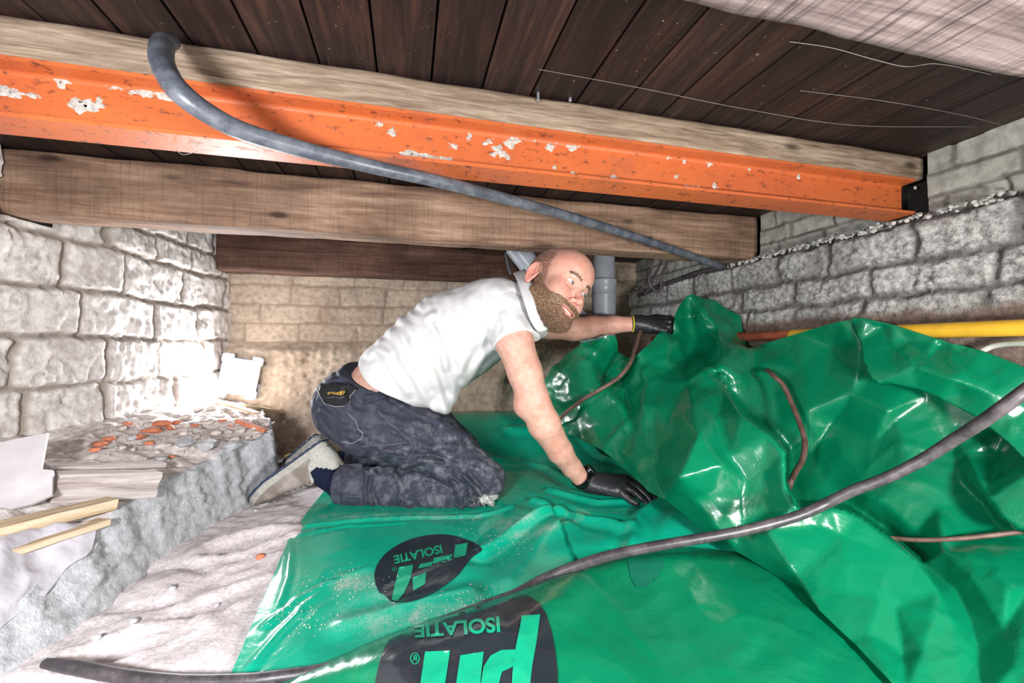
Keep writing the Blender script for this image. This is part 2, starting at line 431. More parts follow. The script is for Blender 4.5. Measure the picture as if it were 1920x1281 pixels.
# right wall: brick above the ledge, rough cast below
rng = np.random.default_rng(11)
ys = np.concatenate([np.arange(-.6, .5, .02), np.arange(.5, Y_BACK + .004, .005)]); zs = np.concatenate([np.arange(-.52, -.02, .012), np.arange(-.02, .322, .005)])
S, Z = np.meshgrid(ys, zs, indexing='ij'); p3 = np.stack([S, Z, 0 * S], -1)
j, rb = brick_field(S, Z, [-.55, -.4, -.25, -.14, -.05, .04, .125, .205, .30, .4], rng, .16, .25, .004, .012, .012)
rough_ = sstep(.085, .115, Z + .012 * fbm(p3, 10, 3))
crumb = np.clip(fbm(p3, 85, 3) + .15, 0, 2) * (.35 + np.clip(fbm(p3, 5, 2), 0, 1) * 1.4)
h = -.010 * j * rough_ + .003 * rb + .009 * fbm(p3, 7, 3) + rough_ * (.0080 * crumb + .0045 * fbm(p3 * np.array([.7, 1, 1]) + .5 * p3[..., ::-1], 45, 3)) + (1 - rough_) * .003 * fbm(p3, 20, 3)
topr = sstep(.285, .322, Z + .014 * fbm(p3, 20, 3))
X = X_RLOW - h + topr * .045
V = np.stack([X, S, Z], -1).reshape(-1, 3)
mask = np.ones((len(ys) - 1, len(zs) - 1), bool)
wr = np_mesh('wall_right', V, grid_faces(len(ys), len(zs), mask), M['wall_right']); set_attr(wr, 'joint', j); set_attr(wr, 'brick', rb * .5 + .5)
tag(wr, kind='structure')
zs = np.arange(.30, Z_CEIL + .006, .005); S, Z = np.meshgrid(ys, zs, indexing='ij'); p3 = np.stack([S, Z, 0 * S], -1)
j, rb = brick_field(S, Z, [.22, .305, .352, .403, .47], rng, .09, .21, .004, .003, .005)
mort = j * np.clip(fbm(p3, 30, 3) + .3, 0, 1)
h = .004 * rb + .0025 * fbm(p3, 14, 3) - .003 * j + .011 * mort * np.clip(fbm(p3, 80, 2) + .5, 0, 2)
V = np.stack([X_RIGHT - h, S, Z], -1).reshape(-1, 3)
mask = np.ones((len(ys) - 1, len(zs) - 1), bool); ym = (ys[:-1] + ys[1:]) / 2; zm = (zs[:-1] + zs[1:]) / 2
for a, b, z_ in ((1.183, 1.293, .305), (.704, .782, .312), (.195, .322, .305)): mask[np.ix_((ym > a) & (ym < b), zm > z_)] = False
wt = np_mesh('wall_right_top', V, grid_faces(len(ys), len(zs), mask), M['wall_right_top']); set_attr(wt, 'joint', j); set_attr(wt, 'brick', rb * .5 + .5)
tag(wt, kind='structure')
# dark pockets behind the joist ends
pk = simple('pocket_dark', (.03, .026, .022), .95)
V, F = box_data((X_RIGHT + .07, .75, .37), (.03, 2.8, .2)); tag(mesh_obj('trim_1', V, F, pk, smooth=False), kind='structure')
# crumbs of mortar along the ledge
n = NT('mortar_crumb', .95, .2); f = n.noise(n.coord(), 90, 4); n.color(n.ramp(f, [(.3, (.26, .255, .235)), (.7, (.60, .59, .55))])); n.bump(f, .5, .002); M['mortar'] = n.m
def rock_data(c, r, seed, squash=(1, 1, .7), ang=0.0, sub=2, cut=.35):
    bm = bmesh.new(); bmesh.ops.create_icosphere(bm, subdivisions=sub, radius=1.0)
    V = np.array([v.co[:] for v in bm.verts]); F = [tuple(v.index for v in f.verts) for f in bm.faces]; bm.free()
    rg = np.random.default_rng(int(seed * 131) % 99991)
    for _ in range(7):
        nrm = rg.normal(size=3); nrm /= np.linalg.norm(nrm); d = V @ nrm; lim = 1 - rg.uniform(.15, .15 + cut); V = V - np.clip(d - lim, 0, 9)[:, None] * nrm
    V = V * (1 + .10 * fbm(V, 2.3, 3, off=seed))[:, None] * np.array(squash) * r
    V = V @ rot('Z', ang).T + np.asarray(c)
    return V, F
parts = []
for i in range(420):
    y = RNG.uniform(.55, 1.95); t = RNG.beta(1.2, 2.5)
    parts.append(rock_data((X_RLOW + .002 + .03 * t + RNG.uniform(-.004, .004), y, .300 + .018 * t + RNG.uniform(-.006, .006)), RNG.uniform(.0025, .008), i, (1, 1.2, .9), RNG.uniform(0, 360), 1))
V, F = join_data(parts)
tag(mesh_obj('mortar_crumbs', V, F, M['mortar'], smooth=False), 'loose pale mortar crumbs lying along the ledge of the right wall', 'mortar crumbs', kind='stuff')

# sand floor ----------------------------------------------------------------------------
n = NT('sand', .95, .15); v = n.coord()
f = n.noise(v, 130, 6, .7); g = n.noise(v, 9, 4)
c = n.ramp(f, [(.3, (.46, .40, .39)), (.68, (.80, .74, .73))])
c = n.mix(n.ramp(g, [(.4, (0, 0, 0)), (.75, (.5,) * 3)]), c, (.50, .43, .45))
n.color(c); n.bump(f, .55, .003); n.bump(n.noise(v, 35, 4), .4, .006); M['sand'] = n.m
xs = np.arange(-1.5, 1.25, .010); ys = np.arange(-.5, 2.02, .010)
S, T = np.meshgrid(xs, ys, indexing='ij'); p3 = np.stack([S, T, 0 * S], -1)
Zf = Z_SAND + .010 * fbm(p3, 4, 4) + .006 * np.abs(fbm(p3 * np.array([1, 1.6, 1]), 12, 3)) + .003 * fbm(p3, 40, 3) + .0018 * fbm(p3, 110, 2)
def dent(px, py, rx, ry, dep, ang=0):
    global Zf
    c = PZ(px, py, Z_SAND); a = math.radians(ang); u = (S - c[0]) * math.cos(a) + (T - c[1]) * math.sin(a); w_ = -(S - c[0]) * math.sin(a) + (T - c[1]) * math.cos(a)
    q = (u / rx) ** 2 + (w_ / ry) ** 2; Zf = Zf - dep * np.exp(-q * 1.2) + dep * .55 * np.exp(-((np.sqrt(q) - 1.35) / .28) ** 2)
dent(465, 1020, .075, .04, .022, 25); dent(300, 1100, .06, .05, -.012); dent(400, 1130, .08, .03, .010, 40); dent(240, 1210, .07, .03, .012, 20)
Zf = np.where((S > -.2) , np.minimum(Zf, Z_SAND), Zf) - .01 * sstep(-.25, -.1, S)
fl = np_mesh('floor', np.stack([S, T, Zf], -1).reshape(-1, 3), grid_faces(len(xs), len(ys)), M['sand']); tag(fl, kind='structure')
def floor_z(x, y):
    i = int(np.clip(round((x - xs0) / .010), 0, Zf.shape[0] - 1)); jx = int(np.clip(round((y - ys0) / .010), 0, Zf.shape[1] - 1)); return float(Zf[i, jx])
xs0 = xs[0]; ys0 = ys[0]

# concrete ledge along the left wall ------------------------------------------------------
n = NT('concrete', .9, .25); v = n.coord()
f = n.noise(n.coord((1, 1, 1)), 60, 7, .68); g = n.noise(v, 5, 3)
c = n.ramp(f, [(.3, (.36, .37, .385)), (.7, (.64, .645, .66))])
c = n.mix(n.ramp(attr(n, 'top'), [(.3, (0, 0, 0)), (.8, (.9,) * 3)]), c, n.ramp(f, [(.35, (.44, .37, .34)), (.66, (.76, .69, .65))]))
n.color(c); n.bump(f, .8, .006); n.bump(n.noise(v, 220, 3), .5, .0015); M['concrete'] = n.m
ey = [-.5, .60, .72, .88, 1.05, 1.20, 1.35, 1.50, 1.60, 1.75, 2.0]
ex = [-.66, -.62, -.60, -.575, -.568, -.545, -.50, -.435, -.455, -.53, -.62]
ez = [-.43, -.42, -.405, -.375, -.335, -.315, -.30, -.27, -.26, -.25, -.25]
ys = np.arange(-.4, 2.0, .009); us = np.linspace(0, 1, 110)
U, T = np.meshgrid(us, ys, indexing='ij')
XE = np.interp(T, ey, ex); ZE = np.interp(T, ey, ez); XW = x_left(T) - .03; XB = XE + np.interp(T, [.5, .8, 1.2, 1.4, 2.0], [.07, .065, .05, .035, .02])
XE = XE + .018 * fbm(np.stack([T, 0 * T, 0 * T], -1), 11, 4); ZE = ZE + .014 * fbm(np.stack([T, 0 * T + 4, 0 * T], -1), 9, 3)
top = U < .72
uu = U / .72; XX = np.where(top, XW + (XE - XW) * uu, XE + (XB - XE) * (U - .72) / .28)
zt = -.205 + (ZE + .205) * uu ** 1.3
vv = (U - .72) / .28
zf = ZE + (-.50 - ZE) * (vv ** 1.15)
ZZ = np.where(top, zt, zf)
p3 = np.stack([XX, T, ZZ], -1)
nz = .010 * fbm(p3, 9, 4) + .005 * fbm(p3, 35, 4); nf = .006 * fbm(p3, 5, 2) + .0055 * fbm(p3 * np.array([1, 1, 1.6]), 30, 4) + .0022 * fbm(p3, 90, 2)
ZZ = ZZ + np.where(top, nz * 1.3, nz * .4); XX = XX + np.where(top, 0, nf)
lg = np_mesh('concrete_ledge', np.stack([XX, T, ZZ], -1).reshape(-1, 3), grid_faces(len(us), len(ys)), M['concrete'])
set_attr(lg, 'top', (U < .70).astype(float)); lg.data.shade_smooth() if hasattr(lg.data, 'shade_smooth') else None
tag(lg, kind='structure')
LEDGE = BVHTree.FromPolygons([tuple(v.co) for v in lg.data.vertices], [tuple(p.vertices) for p in lg.data.polygons])
def ledge_hit(px, py):
    r = ray(px, py); h = LEDGE.ray_cast(Vector((0, 0, 0)), Vector(r)); return (np.array(h[0]) if h[0] else PZ(px, py, -.3))
def ledge_z(x, y):
    h = LEDGE.ray_cast(Vector((x, y, .3)), Vector((0, 0, -1))); return h[0].z if h[0] else -.46
# ------------------------------------------------------------------ signed distance sculpting
def smin(a, b, k):
    h = np.clip(.5 + .5 * (b - a) / k, 0, 1); return b * (1 - h) + a * h - k * h * (1 - h)
def smax(a, b, k): return -smin(-a, -b, k)
def s_sphere(p, c, r): return np.linalg.norm(p - np.asarray(c, p.dtype), axis=-1) - r
def s_ell(p, c, r, R=None):
    q = p - np.asarray(c, p.dtype)
    if R is not None: q = q @ np.asarray(R, p.dtype)      # columns of R are the axes
    r = np.asarray(r, p.dtype); k0 = np.linalg.norm(q / r, axis=-1); k1 = np.linalg.norm(q / (r * r), axis=-1)
    return k0 * (k0 - 1) / (k1 + 1e-9)
def s_cone(p, a, b, ra, rb, flat=None):
    """tapered capsule; flat=(axis, factor) squashes the section"""
    a = np.asarray(a, float); b = np.asarray(b, float); d = b - a; L2 = d @ d
    q = p - a.astype(p.dtype)
    t = np.clip((q @ d.astype(p.dtype)) / L2, 0, 1)
    v = q - t[..., None] * d.astype(p.dtype)
    if flat is not None:
        ax = np.asarray(flat[0], float); ax = ax / np.linalg.norm(ax); c = v @ ax.astype(p.dtype); v = v + (c * (1 / flat[1] - 1))[..., None] * ax.astype(p.dtype)
    return np.linalg.norm(v, axis=-1) - (ra + (rb - ra) * t)
def s_chain(p, pts, rs, k=.0, flat=None):
    d = None
    for i in range(len(pts) - 1):
        e = s_cone(p, pts[i], pts[i + 1], rs[i], rs[i + 1], flat); d = e if d is None else (smin(d, e, k) if k else np.minimum(d, e))
    return d
def s_plane(p, c, n_): n_ = np.asarray(n_, float); n_ = n_ / np.linalg.norm(n_); return (p - np.asarray(c, p.dtype)) @ n_.astype(p.dtype)
def sdf_mesh(f, lo, hi, h, margin=.012):
    lo = np.asarray(lo, float); hi = np.asarray(hi, float); B = 8
    nb = np.ceil((hi - lo) / (h * B)).astype(int); n = nb * B
    bc = np.stack(np.meshgrid(*[lo[i] + (np.arange(nb[i]) + .5) * h * B for i in range(3)], indexing='ij'), -1)
    dc = np.concatenate([f(c.astype(np.float32)) for c in np.array_split(bc.reshape(-1, 3), max(1, len(bc.reshape(-1, 3)) // 200000))]).reshape(nb)
    D = np.repeat(np.repeat(np.repeat(np.where(dc > 0, 1.0, -1.0), B, 0), B, 1), B, 2).astype(np.float32)
    act = np.argwhere(np.abs(dc) < h * B * .9 + margin)
    off = np.stack(np.meshgrid(np.arange(B), np.arange(B), np.arange(B), indexing='ij'), -1).reshape(-1, 3)
    for ch in np.array_split(act, max(1, len(act) // 400)):
        if not len(ch): continue
        idx = (ch[:, None, :] * B + off[None]).reshape(-1, 3)
        pts = (lo + idx * h).astype(np.float32)
        D[idx[:, 0], idx[:, 1], idx[:, 2]] = f(pts)
    ins = D < 0
    # surface nets
    acc = np.zeros(tuple(n - 1) + (3,), np.float32); cnt = np.zeros(tuple(n - 1), np.float32)
    quads = []
    for ax in range(3):
        s0 = [slice(None)] * 3; s1 = [slice(None)] * 3; s0[ax] = slice(0, -1); s1[ax] = slice(1, None)
        a = D[tuple(s0)]; b = D[tuple(s1)]; cr = np.argwhere((a < 0) != (b < 0))
        va = a[tuple(cr.T)]; vb = b[tuple(cr.T)]; t = va / (va - vb)
        pos = cr.astype(np.float32); pos[:, ax] += t
        o1, o2 = [x for x in range(3) if x != ax]
        cells = []
        for (u, v) in ((0, 0), (-1, 0), (-1, -1), (0, -1)):
            c = cr.copy(); c[:, o1] += u; c[:, o2] += v; cells.append(c)
        ok = np.ones(len(cr), bool)
        for c in cells:
            g = ((c >= 0) & (c < (n - 1))).all(1); ok &= g
            cc = c[g]; np.add.at(acc, tuple(cc.T), pos[g]); np.add.at(cnt, tuple(cc.T), 1)
        q = np.stack([c[ok] for c in cells], 1); flip = (va[ok] < 0)
        if ax == 1: flip = ~flip
        q[~flip] = q[~flip][:, ::-1]
        quads.append(q)
    Q = np.concatenate(quads); 
    used = cnt > 0; ids = -np.ones(cnt.shape, np.int64); ids[used] = np.arange(used.sum())
    V = lo + (acc[used] / cnt[used][:, None]) * h
    Qi = ids[Q[..., 0], Q[..., 1], Q[..., 2]]
    return V, Qi
def relax(V, Q, it=2, lam=.5):
    e = np.concatenate([Q[:, [0, 1]], Q[:, [1, 2]], Q[:, [2, 3]], Q[:, [3, 0]]]); e = np.concatenate([e, e[:, ::-1]])
    deg = np.bincount(e[:, 0], minlength=len(V))[:, None]
    for _ in range(it):
        S_ = np.zeros_like(V)
        for k in range(3): S_[:, k] = np.bincount(e[:, 0], V[e[:, 1], k], minlength=len(V))
        V = V + lam * (S_ / np.maximum(deg, 1) - V)
    return V
def to_px(p):
    q = np.asarray(p, np.float64) @ CAMN         # camera coords
    return CX - q[..., 0] / q[..., 2] * F_PX, CY + q[..., 1] / q[..., 2] * F_PX, -q[..., 2]
def poly_dist(px, py, poly):
    d = np.full(px.shape, 1e9); 
    for (x0, y0), (x1, y1) in zip(poly[:-1], poly[1:]):
        dx, dy = x1 - x0, y1 - y0; t = np.clip(((px - x0) * dx + (py - y0) * dy) / (dx * dx + dy * dy + 1e-9), 0, 1)
        d = np.minimum(d, np.hypot(px - x0 - t * dx, py - y0 - t * dy))
    return d
def in_poly(px, py, poly):
    r = np.zeros(px.shape, bool); n_ = len(poly)
    for i in range(n_):
        x0, y0 = poly[i]; x1, y1 = poly[(i + 1) % n_]
        c = ((y0 > py) != (y1 > py)) & (px < (x1 - x0) * (py - y0) / (y1 - y0 + 1e-12) + x0); r ^= c
    return r
# ------------------------------------------------------------------ the man: head
def cam_dir(x, y, z): v = CAMN @ np.array([x, -y, -z]); return v / np.linalg.norm(v)
H_U = cam_dir(.458, -.859, .218); H_E = cam_dir(.615, .475, .63)
H_F = np.cross(H_U, H_E); H_E = np.cross(H_F, H_U) ; H_E /= np.linalg.norm(H_E); H_F /= np.linalg.norm(H_F)
if (H_F @ cam_dir(.679, .183, -.707)) < 0: H_F = -H_F
H_O = P(1084.5, 541.5, 1.105) - .012 * H_F
H_R = np.stack([H_E, H_U, H_F], 1)                # local (left, up, forward) -> world
def HL(p): return H_O + np.asarray(p) @ H_R.T
def mirror(p): q = p.copy(); q[..., 0] = np.abs(q[..., 0]); return q
MOUTH_Y, MOUTH_Z = -.0750, .0190
def lip_curve(x, up):                             # smiling mouth, corners drawn up and back
    xx = np.abs(x) / .0325
    y = MOUTH_Y + .0085 * xx ** 2 + (up * .0058) * (1 - xx ** 2); return y
def f_head(p):
    q = mirror(p); x, y, z = q[..., 0], q[..., 1], q[..., 2]
    d = s_ell(q, (0, .034, -.084), (.0765, .084, .099))
    d = smin(d, s_ell(q, (0, .040, -.036), (.064, .060, .058)), .03)
    d = smin(d, s_ell(q, (0, -.040, -.046), (.058, .075, .060)), .03)
    d = smin(d, s_cone(q, (.010, -.097, -.004), (.052, -.060, -.078), .019, .020), .035)
    d = smin(d, s_ell(q, (0, -.098, .001), (.020, .015, .015)), .02)
    d = smin(d, s_sphere(q, (.040, -.026, -.018), .0255), .018)             # cheekbone
    d = smin(d, s_sphere(q, (.033, -.045, -.012), .0255), .02)              # smiling cheek
    d = smin(d, s_cone(q, (.008, .0175, .0035), (.040, .0195, -.012), .0105, .0095), .012)   # brow
    d = smin(d, s_ell(q, (0, -.072, -.004), (.033, .030, .0245)), .016)     # muzzle
    # sockets and eyelids
    d = smax(d, -s_ell(q, (.0310, -.002, .0150), (.0165, .0115, .0130)), .010)
    lid = s_sphere(q, (.0315, 0, 0), .0138)
    slit_y = .0002 + .0031 * (1 - ((x - .0315) / .0145) ** 2); slit_lo = -.0006 - .0032 * (1 - ((x - .0315) / .0145) ** 2)
    slit = np.maximum(np.maximum(y - slit_y - .0008, slit_lo + .0004 - y), np.abs(x - .0315) - .0142)
    slit = np.maximum(slit, -(z - .001))
    d = smin(d, lid, .004)
    d = smin(d, s_cone(q, (.021, .0075, .0118), (.041, .0065, .0055), .0022, .002), .004)   # upper lid fold
    d = smax(d, -slit, .0008)
    # nose
    d = smin(d, s_cone(q, (0, .008, .0085), (0, -.020, .0235), .0070, .0076), .010)
    d = smin(d, s_cone(q, (0, -.020, .0235), (0, -.0385, .0370), .0080, .0106), .006)
    d = smin(d, s_ell(q, (.0130, -.0435, .0235), (.0076, .0080, .0112)), .0055)
    d = smin(d, s_cone(q, (0, -.043, .032), (0, -.053, .018), .0055, .004), .004)
    d = smax(d, -s_ell(q, (.0072, -.0505, .0265), (.0036, .0050, .0062)), .002)
    # nasolabial fold
    fold = s_cone(q, (.0190, -.040, .0150), (.0345, -.066, .0045), .002, .002); d = d + .0022 * np.exp(-(fold / .0035) ** 2)
    for yy, k in ((.046, .0007), (.057, .0006), (.068, .0005)):          # forehead lines
        d = d + k * np.exp(-((y - yy - .004 * np.cos(x * 70)) / .0013) ** 2) * (z > -.03) * np.clip(1 - x / .045, 0, 1)
    for ang in (-.012, -.004, .005):                                     # crow's feet
        d = d + .0007 * np.exp(-(s_cone(q, (.048, ang * .5 - .001, .0), (.058, ang * 1.8 - .001, -.014), .0002, .0002) / .0013) ** 2)
    d = d + .0009 * np.exp(-(s_cone(q, (.022, -.0135, .012), (.044, -.0135, .004), .0005, .0005) / .0022) ** 2)   # under the eye
    # lips: two soft rolls around an open smile
    lx = np.linspace(0, .0315, 7); zc = lambda a: MOUTH_Z + .0012 - 9.0 * a ** 2
    up = [(a, float(lip_curve(a, 1)) + .0022, float(zc(a))) for a in lx]; lo_ = [(a, float(lip_curve(a, -1)) - .0030, float(zc(a)) - .001) for a in lx]
    d = smin(d, s_chain(q, up, list(np.linspace(.0033, .0016, 7))), .003)
    d = smin(d, s_chain(q, lo_, list(np.linspace(.0045, .0018, 7))), .003)
    op = np.maximum(y - lip_curve(x, .80), lip_curve(x, -.85) - y); op = np.maximum(op, x - .0305); op = np.maximum(op, (MOUTH_Z - .020) - z)
    d = smax(d, -op, .0012)
    # ear
    er = np.array(Matrix.Rotation(math.radians(-22), 3, 'Y') @ Matrix.Rotation(math.radians(8), 3, 'X'))
    e = (q - np.array([.0795, -.006, -.094], q.dtype)) @ er.astype(q.dtype)
    ex, ey, ez = e[..., 0], e[..., 1], e[..., 2]
    rad = np.sqrt((ez / np.where(ey > 0, .0185, .0165 - .10 * np.clip(-ey, 0, .03) * 1.5)) ** 2 + (ey / .0325) ** 2)
    disc = np.maximum(np.abs(ex + .0015 * (1 - rad)) - .0022, (rad - 1) * .015)
    rim = np.hypot((rad - .90) * .017, ex - .002) - .0034; rim = smax(rim, -(ez + .028 + 0 * ez), .002)
    anti = np.hypot((np.sqrt((ez / .0105 + .15) ** 2 + ((ey - .001) / .021) ** 2) - .92) * .013, ex - .0015) - .0026
    ear = smin(disc, np.minimum(rim, anti), .0018)
    ear = smax(ear, -s_ell(e, (.004, -.004, .003), (.0040, .0075, .0055)), .002)
    ear = smin(ear, s_ell(e, (.001, -.027, .004), (.0035, .0085, .007)), .003)
    ear = smin(ear, s_ell(e, (.002, -.006, .0125), (.004, .006, .003)), .003)
    d = smin(d, ear, .003)
    # neck (asymmetric use p)
    return d
# The neck runs in world space towards the shoulders
NECK_A = HL((0, -.060, -.105)); NECK_B = P(958, 590, 1.24)
# ------------------------------------------------------------------ the man: materials
n = NT('skin', .52, .4); v = n.coord()
f = n.noise(v, 60, 4); g = n.noise(v, 14, 3)
c = n.mix(n.ramp(f, [(.35, (0, 0, 0)), (.65, (1, 1, 1))]), (.48, .265, .195), (.60, .35, .275))
c = n.mix(n.ramp(g, [(.45, (0, 0, 0)), (.7, (.5,) * 3)]), c, (.60, .25, .19))
c = n.mix(n.math('MULTIPLY', attr(n, 'red'), .8), c, (.58, .16, .12))
c = n.mix(attr(n, 'lip'), c, (.50, .19, .16))
hn = n.ramp(n.noise(n.coord((1, 1, 1)), 420, 3), [(.35, (0, 0, 0)), (.62, (1, 1, 1))])
c = n.mix(n.math('MULTIPLY', attr(n, 'hair'), n.math('ADD', n.math('MULTIPLY', hn, .5), .42)), c, (.085, .045, .030))
n.color(c); n.b.inputs['Subsurface Weight'].default_value = .12; n.b.inputs['Subsurface Radius'].default_value = (.012, .005, .003); n.b.inputs['Subsurface Scale'].default_value = .5
n.bump(f, .18, .0012); n.bump(n.noise(v, 350, 3), .25, .0004)
M['skin'] = n.m
def hair_mat(name, a, b): 
    n = NT(name, .55, .35); f = n.noise(n.coord(), 260, 2); n.color(n.ramp(f, [(.35, a), (.65, b)])); return n.m
M['beard'] = hair_mat('beard_hair', (.11, .060, .036), (.36, .225, .140)); M['hair'] = hair_mat('short_hair', (.05, .028, .018), (.14, .08, .05))
n = NT('shirt_cotton', .92, .2); v = n.coord(); f = n.noise(v, 700, 2); g = n.noise(v, 9, 4)
c = n.mix(n.ramp(g, [(.42, (0, 0, 0)), (.8, (.45,) * 3)]), (.58, .58, .58), (.46, .43, .42))
n.color(c); n.bump(f, .12, .0006); n.bump(n.noise(n.coord((1, 1, 1)), 30, 4, .5, .8), .10, .006); M['shirt'] = n.m
n = NT('work_trousers', .85, .25); v = n.coord(); f = n.noise(v, 500, 3); g = n.noise(n.coord((1, 1, 1)), 26, 9, .72, 0)
c = n.mix(n.ramp(f, [(.35, (0, 0, 0)), (.65, (1, 1, 1))]), (.024, .027, .042), (.046, .051, .074))
z = n.n('SeparateXYZ', Vector=v); low = n.math('MULTIPLY', attr(n, 'dust'), 1.0)
c = n.mix(n.math('MULTIPLY', n.ramp(g, [(.47, (0, 0, 0)), (.80, (.78,) * 3)]), low), c, (.33, .32, .36))
spk = n.ramp(n.noise(v, 150, 3, .6), [(.68, (0, 0, 0)), (.73, (.6,) * 3)]); c = n.mix(n.math('MULTIPLY', spk, low), c, (.55, .54, .55))
c = n.mix(n.math('MULTIPLY', attr(n, 'knee'), n.ramp(n.noise(v, 90, 4), [(.35, (.3,) * 3), (.6, (1, 1, 1))])), c, (.62, .61, .58))
n.color(c); n.bump(f, .2, .0006); n.bump(n.noise(v, 45, 4, .6, .5), .22, .004); M['trousers'] = n.m
M['dark_cloth'] = simple('pocket_cloth', (.012, .012, .016), .7, .3, 0, (400, .2, .001))
M['piping'] = simple('grey_piping', (.20, .21, .22), .6); M['seam'] = simple('seam_thread', (.11, .115, .14), .8)
n = NT('glove_nitrile', .42, .45); f = n.noise(n.coord(), 260, 3); n.color(n.ramp(f, [(.3, (.010, .010, .012)), (.7, (.028, .026, .032))])); n.bump(f, .25, .001); M['glove'] = n.m
M['glove_knit'] = simple('glove_knit', (.022, .018, .022), .9, .2, 0, (300, .6, .002)); M['yellow'] = simple('yellow_edge', (.80, .75, .03), .6)

def multi_attr(o, **kw):
    for k, a in kw.items(): set_attr(o, k, a)

man = empty('person', P(800, 955, 1.22))
tag(man, 'bald bearded man in white polo shirt and dusty dark trousers kneeling on the green foil', 'person')

# ------------------------------------------------------------------ body (skin): head, neck, torso, both arms in one mesh
AR = [(943, 588, 1.17, .060), (964, 640, 1.10, .050), (984, 698, 1.075, .0440), (999, 748, 1.06, .0405), (1020, 795, 1.075, .0415), (1050, 846, 1.12, .0335), (1072, 876, 1.155, .0270), (1092, 900, 1.18, .0255)]
AL = [(968, 595, 1.44, .055), (1030, 612, 1.53, .046), (1078, 617, 1.56, .0445), (1110, 613, 1.545, .0405), (1150, 609, 1.525, .0325), (1192, 608, 1.51, .0265)]
def pts(L): return [P(a, b, c) for a, b, c, r in L], [r for *_, r in L]
ARp, ARr = pts(AR); ALp, ALr = pts(AL)
LAT = P(985, 590, 1.46) - P(940, 585, 1.14); LAT = LAT / np.linalg.norm(LAT)
def skull(p): return smin(f_head((p - H_O.astype(p.dtype)) @ H_R.astype(p.dtype)), s_cone(p, NECK_A, NECK_B, .0545, .066), .022)
def f_limbs(p):
    a = s_chain(p, ARp, ARr, .012)
    a = smin(a, s_sphere(p, P(985, 762, 1.065), .030), .02)               # elbow point
    # forearm tendons and veins
    a = a - .0018 * np.exp(-(s_cone(p, P(1030, 800, 1.04), P(1075, 868, 1.12), .001, .001) / .006) ** 2) * 1.2
    b = s_chain(p, ALp, ALr, .012)
    t = s_chain(p, [P(720, 725, 1.30), P(800, 665, 1.29), P(915, 605, 1.27)], [.098, .098, .095], .03, (LAT, 1.3))
    t = smin(t, s_cone(p, P(945, 590, 1.19), P(975, 592, 1.42), .06, .06), .04)
    nk = s_cone(p, NECK_A, NECK_B, .052, .064)
    return np.minimum(np.minimum(smin(np.minimum(a, b), t, .03), t), smin(t, nk, .03))
hV, hQ = sdf_mesh(lambda p: skull(HL(p).astype(np.float32)), (-.105, -.165, -.20), (.105, .135, .07), .0015); hV = relax(hV, hQ, 1)
hL = hV.copy(); hW = HL(hV)
lo = np.min([x - .12 for x in ARp + ALp + [P(700, 740, 1.3)]], 0); hi = np.max([x + .12 for x in ARp + ALp + [P(700, 640, 1.3)]], 0)
bV, bQ = sdf_mesh(f_limbs, lo, hi, .0045); bV = relax(bV, bQ, 2)
body = np_mesh('body', np.concatenate([hW, bV]), np.concatenate([hQ, bQ + len(hW)]), M['skin'])
q = hL.copy(); q[:, 0] = np.abs(q[:, 0]); x_, y_, z_ = q.T
def gauss(c, r): return np.exp(-(((q - np.array(c)) / np.array(r)) ** 2).sum(1))
lipd = np.maximum(sstep(.0075, .0045, np.abs(y_ - lip_curve(x_, 1) - .0018)) * (y_ > lip_curve(x_, 0)), sstep(.0085, .0055, np.abs(y_ - lip_curve(x_, -1) + .0020)) * (y_ <= lip_curve(x_, 0))) * sstep(.031, .026, x_) * (z_ > -.01)
inside = (np.abs(y_ - lip_curve(x_, 0)) < .006) & (x_ < .028) & (z_ < MOUTH_Z - .003 - 9 * x_ ** 2) & (z_ > -.03)
red = .9 * gauss((0, -.040, .03), (.014, .016, .03)) + .45 * gauss((.040, -.030, .0), (.018, .018, .03)) + .75 * gauss((.085, -.01, -.095), (.013, .04, .03)) + .3 * gauss((.03, .055, 0), (.05, .02, .06)) + 1.0 * inside
# short hair on the sides and back, thin on the crown
a_ = sstep(.045, .062, x_ + .25 * np.clip(-z_ - .10, 0, 1)) ; hr = sstep(.082, .050, y_ - .12 * np.clip(-z_ - .09, 0, .1) / .1 * .2) * sstep(-.038, -.060, z_ + .10 * np.clip(y_ - .02, 0, 1)) * sstep(-.075, -.05, y_) * np.maximum(a_, sstep(-.12, -.15, z_))
ear_m = gauss((.083, -.008, -.094), (.014, .036, .022)); hr = hr * (1 - sstep(.25, .6, ear_m)) * .9
hr = np.clip(hr * (1 + .8 * fbm(hL, 120, 2)), 0, .9); hr = np.maximum(hr, .22 * sstep(.05, .09, y_) * sstep(-.02, -.10, z_))
brow = sstep(.0046, .0020, np.abs(y_ - .0165 - .0045 * np.sin(np.clip((x_ - .012) / .036, 0, 1) * 2.6))) * sstep(.009, .014, x_) * sstep(.052, .045, x_) * (z_ > -.03)
